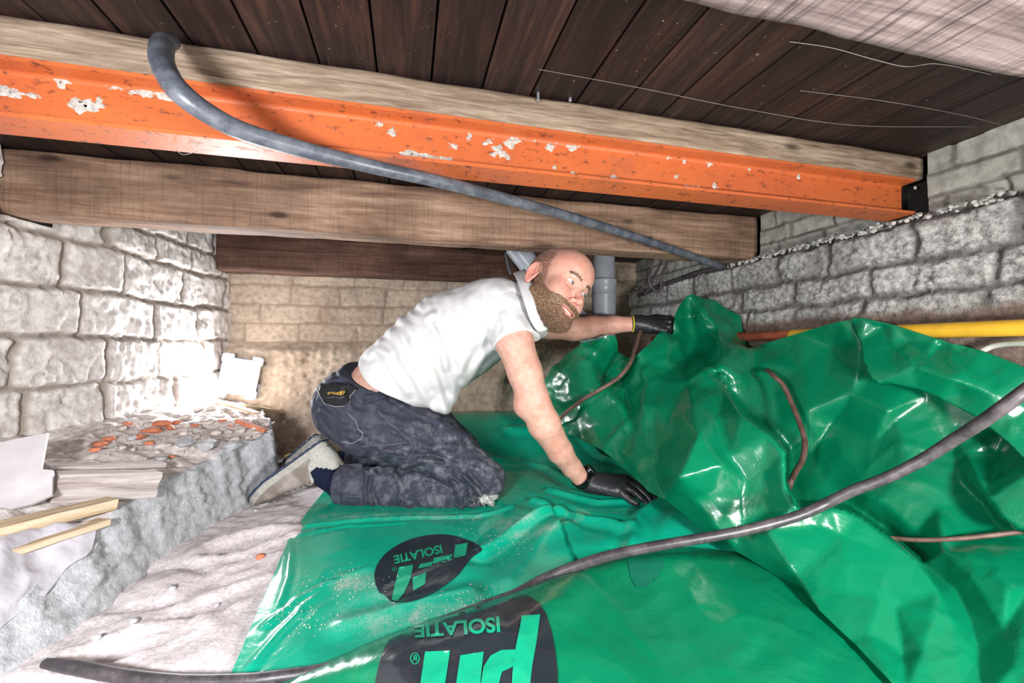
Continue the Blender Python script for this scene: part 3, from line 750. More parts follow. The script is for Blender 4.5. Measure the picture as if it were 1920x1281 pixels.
def beard_mask(q):
    x, y, z = q[..., 0], q[..., 1], q[..., 2]
    top = np.interp(z, [-.092, -.078, -.062, -.045, -.022, -.006, .010, .03], [.010, .010, -.008, -.034, -.0475, -.0515, -.0515, -.0520])
    m_ = sstep(.005, -.003, y - top + .003 * fbm(np.stack([x, y, z], -1), 90, 2))
    zmin = np.interp(y, [-.13, -.10, -.06, -.040, -.02, .02], [-.055, -.068, -.082, -.078, -.074, -.070])
    m_ = m_ * sstep(-.006, .004, z - zmin) * sstep(-.150, -.125, y)
    e_ = np.exp(-(((x - .083) / .012) ** 2 + ((y + .008) / .036) ** 2 + ((z + .094) / .020) ** 2)); m_ = m_ * (1 - sstep(.25, .5, e_))
    yl = y - lip_curve(x, 0)
    mouth = sstep(1.15, .95, np.sqrt((x / .031) ** 2 + ((yl + .0015) / .0100) ** 2)) * (z > -.02)
    soul = sstep(1.2, .8, np.sqrt(((x - .014) / .007) ** 2 + ((y + .0885) / .004) ** 2)) * (z > -.01)
    nose = sstep(.0530, .0515, -y) * (x < .018)
    return m_ * (1 - mouth) * (1 - .6 * soul) * (1 - nose)
bm_ = beard_mask(q)
z0 = np.zeros(len(bV)); hairA = np.maximum(np.maximum(hr, brow * .45), bm_ * .8)
pxb, pyb, _d = to_px(bV)
redb = .35 * np.clip(fbm(bV, 18, 2), 0, 1)
multi_attr(body, red=np.r_[np.clip(red, 0, 1), redb], lip=np.r_[np.clip(lipd, 0, 1), z0], hair=np.r_[hairA, z0])
set_parent(body, man)
# eyes
n = NT('eyeball', .12, .6); a = attr(n, 'ang')
c = n.ramp(a, [(.0, (.004, .004, .005)), (.085, (.004, .004, .005)), (.10, (.10, .13, .15)), (.19, (.16, .19, .20)), (.215, (.03, .04, .05)), (.235, (.72, .70, .68)), (1, (.62, .52, .48))]); n.color(c); M['eye'] = n.m
gaze = np.array([.42, -.02, .9]); gaze /= np.linalg.norm(gaze)
for s in (-1, 1):
    bm = bmesh.new(); bmesh.ops.create_uvsphere(bm, u_segments=40, v_segments=28, radius=.0124)
    V = np.array([v.co[:] for v in bm.verts]); F = [tuple(v.index for v in f.verts) for f in bm.faces]; bm.free()
    ang = np.arccos(np.clip((V / .0124) @ gaze, -1, 1)) / math.pi; V = V + gaze * .0010 * np.exp(-(ang / .16) ** 4)[:, None]
    o = mesh_obj('eye', HL(V + np.array([s * .0315, 0, 0])), F, M['eye']); set_attr(o, 'ang', ang); set_parent(o, man)
# teeth
n = NT('enamel', .25, .5); n.color((.78, .72, .62)); M['teeth'] = n.m
V = []; F = []; nx = 70
xs_ = np.linspace(-.027, .027, nx)
for r_, yy in enumerate(np.linspace(1, 0, 8)):
    for x in xs_:
        tooth = abs(((abs(x) / .0068) % 1) - .5) * 2; gap = 1 - max(0, (tooth - .8) / .2) ** 2
        yb = lip_curve(x, 1) + .001; ye = lip_curve(x, -.55) - .0012 * (1 - ((tooth) ** 4)) + .001 + abs(x) * .05
        V.append((x, yb + (ye - yb) * (1 - yy), MOUTH_Z - .0062 - 11.5 * x * x - (1 - gap) * .0015 - .0008 * (1 - yy)))
for r_ in range(7):
    for k in range(nx - 1): F.append((r_ * nx + k, r_ * nx + k + 1, (r_ + 1) * nx + k + 1, (r_ + 1) * nx + k))
o = mesh_obj('teeth', HL(np.array(V)), F, M['teeth']); sm_ = o.modifiers.new('s', 'SOLIDIFY'); sm_.thickness = .002; set_parent(o, man)
# beard: a soft shell with strands rooted in it
def f_beard(p):
    q = mirror(p); m_ = beard_mask(q)
    th = m_ * (0.0016 + .0045 * sstep(-.080, -.105, q[..., 1]) + .002 * sstep(-.06, -.10, q[..., 1])) * (.85 + .25 * fbm(p, 120, 2)) - .0018 * (1 - m_)
    return f_head(p) - th
beV, beQ = sdf_mesh(lambda p: f_beard(p), (-.09, -.145, -.12), (.09, .03, .05), .0017)
keep = beard_mask(mirror(beV)) > .25; ff = keep[beQ].all(1); used = np.zeros(len(beV), bool); used[beQ[ff]] = True; mp_ = np.cumsum(used) - 1
beV2 = beV[used]; beQ2 = mp_[beQ[ff]]
beard = np_mesh('beard', HL(beV2), beQ2, M['beard']); set_parent(beard, man)
def strands(name, V, Q, k, length, width, m, parent, down, jitter, seed, lenf=None, lift=.55):
    rg = np.random.default_rng(seed); a, b, c = V[Q[:, 0]], V[Q[:, 1]], V[Q[:, 2]]; N = np.cross(b - a, c - a); N /= np.linalg.norm(N, axis=1)[:, None] + 1e-12
    i = rg.integers(0, len(Q), k); u = rg.random((k, 1)); w_ = rg.random((k, 1)) ; r0 = a[i] + (b[i] - a[i]) * u + (V[Q[i, 3]] - a[i]) * w_
    Nn = N[i]; dn = np.asarray(down)[None]; t = dn - (Nn @ np.asarray(down))[:, None] * Nn; t /= np.linalg.norm(t, axis=1)[:, None] + 1e-9
    d1 = t + lift * Nn + jitter * rg.normal(size=(k, 3)); d1 /= np.linalg.norm(d1, axis=1)[:, None]; d2 = t + lift * .3 * Nn + jitter * 1.5 * rg.normal(size=(k, 3)); d2 /= np.linalg.norm(d2, axis=1)[:, None]
    L = length * rg.uniform(.6, 1.2, (k, 1)); 
    if lenf is not None: L = L * lenf(r0)[:, None]
    side = np.cross(d1, rg.normal(size=(k, 3))); side /= np.linalg.norm(side, axis=1)[:, None]; W_ = width
    p1 = r0 + d1 * L * .5; p2 = p1 + d2 * L * .5; up = np.cross(side, d1)
    VV = np.stack([r0 - side * W_, r0 + side * W_, r0 + up * W_, p1 - side * W_ * .7, p1 + side * W_ * .7, p1 + up * W_ * .7, p2], 1)
    base = np.arange(k)[:, None] * 7
    T = np.concatenate([base + np.array(t_) for t_ in ((0, 1, 4), (0, 4, 3), (1, 2, 5), (1, 5, 4), (2, 0, 3), (2, 3, 5), (3, 4, 6), (4, 5, 6), (5, 3, 6))])
    o = np_mesh(name, HL(VV.reshape(-1, 3)), T, m, None, False); set_parent(o, parent); return o
strands('beard_hair', beV2, beQ2, 20000, .0085, .00020, M['beard'], man, (0, -1, .25), .33, 5, lambda p: .6 + .9 * sstep(-.08, -.12, p[:, 1]))
hm = (np.maximum(hr, 0)[hQ].mean(1) > .3); hair_faces = hQ[hm]
strands('short_hair', hL, hair_faces, 18000, .0030, .00016, M['hair'], man, (0, -.6, -.8), .3, 6, None, .5)
bmk = brow[hQ].mean(1) > .35
strands('eyebrow', hL, hQ[bmk], 700, .0055, .00016, M['hair'], man, (0, .1, -.1), .25, 8, None, .35)
# small cut on the forehead
g_ = s_sphere(hW.astype(float), P(1097.5, 493, 1.10), 0); 

# ------------------------------------------------------------------ polo shirt
def crease(px, py, lines):
    """sum of rolled folds drawn over the surface: (polyline, half width px, height m)"""
    d = 0
    for poly, wd, amp in lines:
        t = poly_dist(px, py, poly) / wd; d = d + amp * (np.exp(-t * t) - .45 * np.exp(-((t - 1.7) / .8) ** 2))
    return d
SH_F = [([(752, 600), (790, 655), (822, 730), (838, 775)], 9, .007), ([(792, 575), (820, 640), (842, 700), (850, 745)], 9, .007), ([(735, 625), (760, 680), (800, 745)], 9, .006), ([(712, 645), (735, 690), (765, 735)], 8, .005),
        ([(838, 560), (850, 620), (862, 680), (858, 730)], 10, .006), ([(905, 630), (880, 655), (866, 700)], 8, .006), ([(880, 560), (890, 600), (880, 640)], 10, .004), ([(800, 560), (812, 590)], 6, .006), ([(770, 590), (795, 600), (815, 588)], 6, .005),
        ([(690, 665), (700, 655), (730, 665)], 7, .005), ([(905, 535), (915, 575), (912, 610)], 9, .003), ([(925, 655), (895, 680), (870, 720)], 7, .005), ([(815, 620), (832, 650), (836, 690)], 6, .003), ([(770, 640), (790, 690), (812, 740)], 6, .003),
        ([(943, 590), (948, 610), (945, 625)], 6, .003), ([(975, 600), (985, 625), (990, 640)], 6, .003), ([(930, 540), (950, 560), (985, 565)], 8, .003)]
T_AX = P(925, 600, 1.28) - P(735, 715, 1.30); T_AX /= np.linalg.norm(T_AX)
T_DN = np.cross(T_AX, LAT); T_DN = T_DN if T_DN[2] < 0 else -T_DN
HEM_C = P(735, 712, 1.30); HEM_N = -T_AX + .22 * T_DN
# hem passes the small of the back (690,657) and the belly tip (842,786)
def f_shirt(p):
    pz = p.astype(np.float64)
    t = s_chain(p, [P(700, 738, 1.31), P(762, 700, 1.30), P(806, 668, 1.295), P(856, 630, 1.285), P(915, 600, 1.27)], [.112, .124, .137, .138, .123], .03, (LAT, 1.32))
    t = smin(t, s_cone(p, P(800, 712, 1.27), P(832, 752, 1.25), .06, .036, (LAT, 1.9)), .03)
    t = smin(t, s_cone(p, P(938, 580, 1.19), P(975, 582, 1.42), .085, .08), .05)
    t = smin(t, s_cone(p, P(968, 575, 1.18), P(1000, 594, 1.16), .055, .024), .03)       # placket side of the chest
    t = smin(t, s_cone(p, P(985, 592, 1.16), P(1003, 632, 1.13), .030, .014, (LAT, 2.4)), .02)
    near = s_cone(p, P(945, 583, 1.165), P(969, 652, 1.085), .066, .057)
    far = s_cone(p, P(968, 592, 1.44), P(1015, 606, 1.52), .068, .060)
    t = smin(t, smin(near, far, .001), .022)
    px, py, dd = to_px(pz)
    t = t - crease(px, py, SH_F) * sstep(1.42, 1.30, dd) - .0016 * fbm(pz, 16, 2) - .0005 * fbm(pz, 60, 2)
    # armhole seam
    sm = poly_dist(px, py, [(985, 560), (960, 545), (935, 553), (918, 580), (912, 620), (918, 650)]); t = t + .0022 * np.exp(-(sm / 2.2) ** 2) * (dd < 1.25)
    shell = np.maximum(t, -(t + .013))
    cut = s_plane(p, P(738, 714, 1.30), P(645, 700, 1.30) - P(738, 714, 1.30) + .0 * T_DN)
    # oblique hem: everything behind the line (688,655)-(842,790) is outside
    a = P(689, 657, 1.30); b = P(848, 792, 1.28); nrm = np.cross(b - a, LAT); nrm = nrm if nrm @ (P(650, 760, 1.3) - a) > 0 else -nrm
    hem = s_plane(p, a + 0 * a, nrm) + .006 * np.sin(px / 19.0) 
    s1 = s_plane(p, P(966, 641, 1.10), P(975, 668, 1.085) - P(953, 608, 1.13) + .006 * 0)
    arm_zone = s_plane(p, P(945, 583, 1.165), P(969, 652, 1.085) - P(945, 583, 1.165)) > 0
    nearz = s_cone(p, P(945, 583, 1.165), P(985, 700, 1.07), .10, .10) < 0
    d = np.maximum(shell, hem)
    d = np.where(nearz & arm_zone & (py > 600) & (dd < 1.19), np.maximum(d, s1), d)
    s2 = s_plane(p, P(1020, 607, 1.52), P(1050, 613, 1.54) - P(1000, 603, 1.49)); d = np.where((dd > 1.38) & (px > 990), np.maximum(d, s2), d)
    nk = s_cone(p, NECK_A + .0 * NECK_A, P(968, 572, 1.20), .054, .058); d = np.maximum(d, -nk)
    return d
lo = P(640, 820, 1.0); cand = np.array([P(a, b, c) for a in (640, 1080) for b in (490, 830) for c in (.98, 1.66)])
sV, sQ = sdf_mesh(f_shirt, cand.min(0), cand.max(0), .0038, .03); sV = relax(sV, sQ, 3)
shirt = np_mesh('shirt', sV, sQ, M['shirt']); set_parent(shirt, man)
def strip(name, top, bot, m, parent, thick=.003, n=8, mid=None):
    A = catmull([P(*t) for t in top], n); B = catmull([P(*t) for t in bot], n); rows = [A + (B - A) * t for t in np.linspace(0, 1, 6)]
    if mid: 
        for k, t in enumerate(np.linspace(0, 1, 6)): rows[k] = rows[k] + np.asarray(mid) * math.sin(math.pi * t)
    V = np.concatenate(rows); k = len(A); F = [(r * k + i, r * k + i + 1, (r + 1) * k + i + 1, (r + 1) * k + i) for r in range(5) for i in range(k - 1)]
    o = mesh_obj(name, V, F, m); s_ = o.modifiers.new('s', 'SOLIDIFY'); s_.thickness = thick; s_.offset = 0; set_parent(o, parent); return o
nrm_ = tuple(-ray(1000, 560) * .006)
strip('collar', [(984, 505, 1.27), (987, 510, 1.20), (998, 527, 1.150), (1009, 556, 1.110), (1016, 584, 1.098), (1023, 600, 1.105), (1037, 611, 1.13)],
      [(962, 513, 1.28), (966, 519, 1.19), (973, 538, 1.12), (985, 575, 1.080), (997, 606, 1.075), (1012, 622, 1.085), (1038, 614, 1.125)], M['shirt'], man, .003, 8, nrm_)

# ------------------------------------------------------------------ trousers
NL = [(668, 765, 1.27, .112), (700, 785, 1.245, .113), (770, 816, 1.21, .093), (838, 850, 1.195, .073), (904, 900, 1.19, .067)]
NS = [(902, 908, 1.195, .063), (840, 913, 1.215, .061), (765, 913, 1.225, .0645), (700, 911, 1.235, .060), (640, 912, 1.24, .056)]
FL = [(700, 755, 1.42, .108), (745, 778, 1.42, .098), (810, 805, 1.42, .080), (866, 846, 1.42, .066)]
FS = [(864, 850, 1.42, .062), (780, 858, 1.44, .060), (690, 862, 1.46, .056), (650, 862, 1.47, .052)]
NLp, NLr = pts(NL); NSp, NSr = pts(NS); FLp, FLr = pts(FL); FSp, FSr = pts(FS)
TR_F = [([(610, 715), (650, 708), (690, 716)], 4, .002), ([(655, 690), (690, 700), (715, 720)], 4, .002), ([(735, 745), (775, 770), (830, 795)], 4, .002), ([(720, 800), (780, 828), (850, 862), (895, 880)], 5, .0022), ([(700, 838), (760, 856), (820, 866), (870, 880)], 5, .0025), ([(875, 862), (905, 868), (930, 885)], 4, .0018), ([(740, 885), (752, 910), (748, 940)], 4, .002), ([(800, 895), (812, 920), (805, 950)], 4, .0018), ([(615, 790), (640, 815), (680, 826)], 5, .002),
        ([(604, 770), (640, 800), (690, 812)], 7, .003), ([(700, 862), (740, 845), (790, 838), (860, 838)], 8, .004), ([(690, 765), (740, 790), (800, 800)], 8, .003), ([(756, 876), (790, 865), (830, 868)], 6, .004),
        ([(885, 935), (880, 905), (855, 885)], 6, .004), ([(905, 945), (893, 915), (870, 890)], 5, .004), ([(925, 950), (908, 930), (890, 912)], 5, .004), ([(865, 955), (862, 930), (850, 905)], 6, .003),
        ([(700, 730), (745, 735), (785, 755)], 6, .004), ([(640, 700), (690, 705), (740, 735)], 6, .003), ([(700, 955), (690, 920), (700, 885)], 5, .003), ([(770, 955), (760, 925), (745, 890)], 6, .0025), ([(650, 735), (665, 760), (700, 770)], 6, -.003)]
def f_trousers(p):
    pz = p.astype(np.float64); px, py, dd = to_px(pz)
    a = s_chain(p, NLp, NLr, .02); b = s_chain(p, NSp, NSr, .008); near = smin(a, b, .006)
    a2 = s_chain(p, FLp, FLr, .02); b2 = s_chain(p, FSp, FSr, .008); far = np.minimum(a2, b2)
    pel = s_chain(p, [P(668, 752, 1.33), P(712, 722, 1.32), P(745, 705, 1.31)], [.112, .107, .100], .03, (LAT, 1.32))
    d = smin(smin(near, pel, .04), smin(far, pel, .04), .004)
    d = d - 3.0 * crease(px, py, TR_F) * (dd < 1.32) - .003 * fbm(pz, 18, 2) - .0018 * fbm(pz, 48, 2)
    # ankle openings
    c1 = s_plane(p, P(638, 914, 1.24), P(600, 914, 1.25) - P(640, 913, 1.24)); d = np.where((px < 700) & (py > 868) & (dd < 1.36), np.maximum(d, c1), d)
    cuff = np.abs(px - 661) < 21; d = np.where(cuff & (py > 868) & (dd < 1.36), d - .0060, d)
    c2 = s_plane(p, P(655, 862, 1.47), P(620, 862, 1.47) - P(655, 862, 1.47)); d = np.where((px < 700) & (dd > 1.38) & (py > 835), np.maximum(d, c2), d)
    A = P(640, 671, 1.33); Bq = P(790, 742, 1.30); nrm = np.cross(Bq - A, LAT); nrm = nrm if nrm @ (P(760, 640, 1.3) - A) > 0 else -nrm
    return np.maximum(d, s_plane(p, A, nrm))
cand = np.array([P(a, b, c) for a in (570, 990) for b in (650, 990) for c in (1.05, 1.62)])
tV, tQ = sdf_mesh(f_trousers, cand.min(0), cand.max(0), .0034, .03); tV = relax(tV, tQ, 2)
tr = np_mesh('trousers', tV, tQ, M['trousers'])
px, py, dd = to_px(tV)
dust = sstep(620, 860, px) * .55 + .45 * sstep(740, 880, py) ; dust = np.clip(dust * 1.1, .15, 1)
knee = sstep(1.0, .6, np.hypot((px - 922) / 26, (py - 938) / 13) + .25 * fbm(tV, 60, 2)) * (dd < 1.3)
multi_attr(tr, dust=dust, knee=knee); set_parent(tr, man)

def bvh_of(o):
    me = o.data; return BVHTree.FromPolygons([tuple(v.co) for v in me.vertices], [tuple(p.vertices) for p in me.polygons])
def cast(bvh, px, py, org=(0, 0, 0)):
    r = Vector(ray(px, py)).normalized(); h = bvh.ray_cast(Vector(org), r); return h
def cdt_fill(poly, step, holes=()):
    """triangles filling a 2-D outline with interior grid points"""
    poly = [tuple(p) for p in poly]; vs = []; es = []
    def add(pl):
        k0 = len(vs); n_ = len(pl); idx = []
        for i in range(n_):
            a = np.array(pl[i]); b = np.array(pl[(i + 1) % n_]); m_ = max(1, int(np.hypot(*(b - a)) / step))
            for t in range(m_): idx.append(len(vs)); vs.append(tuple(a + (b - a) * t / m_))
        for i in range(len(idx)): es.append((idx[i], idx[(i + 1) % len(idx)]))
    add(poly)
    for h in holes: add([tuple(p) for p in h])
    P_ = np.array(poly); gx, gy = np.meshgrid(np.arange(P_[:, 0].min(), P_[:, 0].max(), step), np.arange(P_[:, 1].min(), P_[:, 1].max(), step)); gx = gx.ravel() + .013 * step; gy = gy.ravel() + .017 * step
    ins = in_poly(gx, gy, poly)
    for h in holes: ins &= ~in_poly(gx, gy, h)
    dd_ = poly_dist(gx, gy, poly + [poly[0]]); ins &= dd_ > step * .35
    vs += list(zip(gx[ins], gy[ins]))
    r = geometry.delaunay_2d_cdt([Vector(v) for v in vs], es, [], 0, 1e-7)
    V2 = np.array([tuple(v) for v in r[0]]); T = np.array(r[2]); c = V2[T].mean(1); ok = in_poly(c[:, 0], c[:, 1], poly)
    for h in holes: ok &= ~in_poly(c[:, 0], c[:, 1], h)
    return V2, T[ok]
def decal(name, poly, bvh, off, m, parent, step=4.0, thick=.002, lift=None):
    V2, T = cdt_fill(poly, step); V = []; 
    for x, y in V2:
        h = cast(bvh, x, y)
        if h[0] is None:
            V.append(None); continue
        V.append(np.array(h[0]) + np.array(h[1]) * off - ray(x, y) * .0005)
    known = [i for i, v in enumerate(V) if v is not None]
    for i, v in enumerate(V):
        if v is None:
            j_ = min(known, key=lambda k: np.hypot(*(V2[k] - V2[i]))); dj = to_px(V[j_])[2]; V[i] = P(V2[i][0], V2[i][1], float(dj))
    o = mesh_obj(name, V, T, m); s_ = o.modifiers.new('s', 'SOLIDIFY'); s_.thickness = thick; s_.offset = 0
    if parent is not None:
        if parent.type == 'EMPTY': set_parent(o, parent)
        else: o.parent = parent; o.matrix_parent_inverse = Matrix.Identity(4)
    return o
def surf_line(bvh, line, off=.001, step=5):
    out = []; last = None
    for (x0, y0), (x1, y1) in zip(line[:-1], line[1:]):
        k = max(1, int(math.hypot(x1 - x0, y1 - y0) / step))
        for i in range(k + (1 if (x1, y1) == line[-1] else 0)):
            t = i / k; x = x0 + (x1 - x0) * t; y = y0 + (y1 - y0) * t; h = cast(bvh, x, y)
            if h[0] is not None and (last is None or abs(h[3] - last) < .05): out.append(np.array(h[0]) + np.array(h[1]) * off); last = h[3]
    return out
def seam(name, line, r, m, bvh, parent, off=.0008):
    L_ = surf_line(bvh, line, off)
    if len(L_) < 3: return None
    o = tube(name, L_, r, m, None, 6, 1, smooth=False); set_parent(o, parent); return o
TB = bvh_of(tr)
seam('seam', [(652, 774), (668, 790), (672, 805), (680, 812), (679, 822), (660, 832), (640, 828)], .0016, M['piping'], TB, man)
seam('seam', [(706, 768), (730, 792), (760, 818), (762, 830), (742, 833), (700, 835), (678, 838)], .0016, M['seam'], TB, man)
seam('seam', [(762, 820), (780, 838), (762, 868)], .0016, M['seam'], TB, man)
seam('seam', [(721, 872), (723, 900), (740, 925), (790, 940), (880, 938)], .0016, M['seam'], TB, man)
seam('seam', [(785, 930), (800, 912), (825, 908), (850, 920)], .0016, M['seam'], TB, man)
seam('seam', [(686, 690), (668, 712), (700, 735), (745, 733)], .0016, M['seam'], TB, man)
seam('seam', [(642, 930), (682, 932)], .0009, M['seam'], TB, man)
# holster pocket flap with its embroidered name
flap = decal('pocket_flap', [(603, 724), (618, 720), (655, 722), (672, 730), (659, 742), (655, 756), (648, 762), (620, 760), (606, 750), (600, 735)], TB, .0045, M['dark_cloth'], man, 4, .004); flap['label'] = 'black pocket flap with yellow embroidery'
seam('piping', [(597, 728), (603, 745), (613, 757), (632, 762), (648, 762), (655, 756), (660, 742), (668, 733)], .0018, M['piping'], TB, man, .006)
decal('pocket_loop', [(684, 742), (735, 732), (750, 734), (747, 740), (720, 748), (684, 759)], TB, .004, M['trousers'], man, 4, .003)
parts = []
for a, b, w_ in ((693, 706, 8), (702, 716, 10), (716, 727, 7), (728, 731, 6), (690, 720, 7)):
    h = cast(TB, a, b)
    if h[0]: parts.append(rock_data(np.array(h[0]) + np.array(h[1]) * .002, w_ * .0011, a, (1, 1, .6)))
V, F = join_data(parts); o = mesh_obj('pocket_trim', V, F, M['seam']); set_parent(o, man)

def text_polys(txt, size=1.0, bold=.012, shear=0.0):
    """triangulated flat text in its own plane, centred"""
    cu = bpy.data.curves.new('txt', 'FONT'); cu.body = txt; cu.size = size; cu.align_x = 'CENTER'; cu.align_y = 'CENTER'; cu.shear = shear
    if bold: cu.offset = bold * size
    o = bpy.data.objects.new('txt', cu); C.objects.link(o); dg = bpy.context.evaluated_depsgraph_get(); me = bpy.data.meshes.new_from_object(o.evaluated_get(dg))
    V = np.array([v.co[:2] for v in me.vertices]); T = [tuple(p.vertices) for p in me.polygons]; bpy.data.objects.remove(o); bpy.data.meshes.remove(me); return V, T
Vt, Tt = text_polys('STØRVIK®', 1.0, .02); Vt = Vt / np.ptp(Vt[:, 0]) * 27; Vt[:, 1] *= -1.25
M['yellow_thread'] = simple('yellow_thread', (.62, .40, .06), .7)
FB = bvh_of(flap)
V = []
for x, y in Vt:
    X_, Y_ = 631 + x, 739.5 + y - .02 * x; h = cast(TB, X_, Y_); V.append(np.array(h[0]) + np.array(h[1]) * .0072 - ray(X_, Y_) * .0005)
o = mesh_obj('lettering', V, Tt, M['yellow_thread'], smooth=False); set_parent(o, man); o['label'] = 'small yellow embroidered lettering'
parts = []
for a, b in ((617, 631), (633, 646)):
    L_ = surf_line(TB, [(a, 746.2), (b, 746.4)], .0072, 3); parts.append(tube_data(L_, .0007, 5, 1, smooth=False))
V, F = join_data(parts); o = mesh_obj('lettering', V, F, M['piping']); set_parent(o, man)
# dried plaster on the knee
parts = []
for i in range(60):
    a = 922 + RNG.normal() * 12; b = 938 + RNG.normal() * 5 - (a - 922) * .15; h = cast(TB, a, b)
    if h[0] is not None and h[3] < 1.8: parts.append(rock_data(np.array(h[0]), RNG.uniform(.0015, .0045), i + .5, (1, 1, .5), RNG.uniform(0, 360), 1))
V, F = join_data(parts); o = mesh_obj('knee_plaster', V, F, M['plaster'], smooth=False); set_parent(o, man)

# ------------------------------------------------------------------ shoes and socks
n = NT('shoe_fabric', .8, .3); v = n.coord(); f = n.noise(v, 220, 4); g = n.noise(v, 25, 4)
c = n.mix(n.ramp(g, [(.4, (0, 0, 0)), (.7, (1, 1, 1))]), (.20, .165, .14), (.36, .32, .29)); n.color(c); n.bump(f, .5, .0012); M['shoe'] = n.m
M['shoe_trim'] = simple('shoe_trim', (.46, .45, .41), .7, .3, 0, (200, .2, .001)); M['midsole'] = simple('midsole', (.42, .40, .36), .7, .3, 0, (90, .2, .001))
M['outsole'] = simple('outsole', (.035, .05, .09), .7, .3, 0, (150, .3, .001)); M['sock'] = simple('sock_knit', (.012, .016, .04), .95, .1, 0, (420, .5, .001))
def make_shoe(toe, heel, ankle, lat):
    """toe and heel: the two ends of the sole line; ankle: where the leg enters"""
    ax = toe - heel; L_ = np.linalg.norm(ax); ax = ax / L_; up = ankle - heel; up = up - ax * (up @ ax); up /= np.linalg.norm(up); la = np.cross(ax, up)
    R = np.stack([ax, la, up], 1)
    def W(q): return heel + q @ R.T
    def loc(p): return (p - heel.astype(p.dtype)) @ R.astype(p.dtype)
    def width(s): return np.interp(s / L_, [-.02, .05, .25, .45, .65, .8, .93, 1.02], [.020, .031, .034, .035, .045, .047, .036, .012])
    def sole(q, h0, h1, grow=0): s, y, z = q[..., 0], q[..., 1], q[..., 2]; lift = np.interp(s / L_, [0, .1, .7, 1.0], [.0, 0, 0, .012]); d = np.maximum(np.abs(y) - width(s) - grow, np.maximum(h0 + lift - z, z - h1 - lift)); return smax(d, np.abs(s - L_ / 2) - L_ / 2 - .004, .012)
    def upper(q):
        s, y, z = q[..., 0], q[..., 1], q[..., 2]; top = np.interp(s / L_, [-.05, .02, .12, .30, .42, .6, .8, .95, 1.03], [.050, .088, .094, .086, .078, .060, .050, .038, .015])
        wz = width(s) * (1 - .55 * np.clip(z / (top + .02), 0, 1) ** 2.2) + .001; d = smax(np.abs(y) - wz, z - top, .014); d = smax(d, .016 - z, .003); d = smax(d, np.abs(s - L_ / 2) - L_ / 2 - .001, .02); return d
    lo = np.array([-.03, -.065, -.02]); hi = np.array([L_ + .03, .065, .13])
    def f_up(p): 
        d = upper(p); pz = p.astype(float); d = d - .0012 * fbm(pz, 30, 2); op = s_cone(p, (.045, 0, .07), (.055, 0, .14), .031, .036, ((1, 0, 0), 1.25)); return np.maximum(d, -op)
    V, Q = sdf_mesh(f_up, lo, hi, .0024); V = relax(V, Q, 2); sh = np_mesh('shoe', W(V), Q, M['shoe'])
    V, Q = sdf_mesh(lambda p: sole(p, .000, .022, .0025), lo, hi, .0024); V = relax(V, Q, 1); o = np_mesh('midsole', W(V), Q, M['midsole'])
    def f_out(p): d = sole(p, -.007, .002, .003); tread = .5 + .5 * np.cos(p[..., 0] * 2 * math.pi / .022 + 2.5 * np.abs(p[..., 1]) / .03); return d + .0022 * (tread > .62) * (p[..., 2] < -.002)
    V, Q = sdf_mesh(f_out, lo, hi, .0022); o2 = np_mesh('outsole', W(V), Q, M['outsole'])
    def f_col(p): d = np.abs(upper(p)) - .0030; band = np.abs(s_cone(p, (.045, 0, .05), (.055, 0, .14), .031, .036, ((1, 0, 0), 1.25)) - .004) - .006; return smax(d, band, .001)
    V, Q = sdf_mesh(f_col, lo, hi, .0022); V = relax(V, Q, 1); o3 = np_mesh('collar_trim', W(V), Q, M['shoe_trim'])
    def f_heel(p): d = np.abs(upper(p) - .0008) - .0024; s, z = p[..., 0], p[..., 2]; return np.maximum(d, np.maximum(s - .055 + .35 * (z - .02), z - .060))
    V, Q = sdf_mesh(f_heel, lo, hi, .0022); V = relax(V, Q, 1); o4 = np_mesh('heel_counter', W(V), Q, M['shoe_trim'])
    tabs, tf = box_data((-.002, 0, .078), (.004, .018, .030), None, .001); o5 = mesh_obj('heel_tab', W(tabs), tf, M['shoe'])
    # laces across the instep
    parts = []
    for k in range(5):
        s = L_ * (.38 + .065 * k); z = float(np.interp(s / L_, [.3, .42, .6, .8], [.086, .078, .060, .050])) + .0015
        parts.append(tube_data([(s, -.024, z - .010), (s + .003, -.012, z), (s, 0, z + .001), (s + .003, .012, z), (s, .024, z - .010)], .0019, 6, 3))
    V, F = join_data(parts); o6 = mesh_obj('laces', W(V), F, M['shoe_trim'])
    for x in (o, o2, o3, o4, o5, o6): x.parent = sh
    return sh
for (toe, heel, ank, lat, foot) in ((P(470, 930, 1.235), P(611, 826, 1.26), P(640, 915, 1.24), 1, NSp[-1]), (P(500, 905, 1.48), P(600, 815, 1.50), P(640, 880, 1.47), 1, FSp[-1])):
    sh = make_shoe(toe, heel, ank, lat); set_parent(sh, man)
    ax = (toe - heel) / np.linalg.norm(toe - heel); up = ank - heel; up = up - ax * (up @ ax); up /= np.linalg.norm(up)
    inn = heel + ax * .062 + up * .055; mid = heel + ax * .052 + up * .105
    sk = tube('sock', [inn, heel + ax * .060 + up * .085, mid * .6 + foot * .4, foot, foot + (NSp[-2] - NSp[-1]) * .4], [.036, .034, .035, .038, .040], M['sock'], None, 24, 8); set_parent(sk, man)

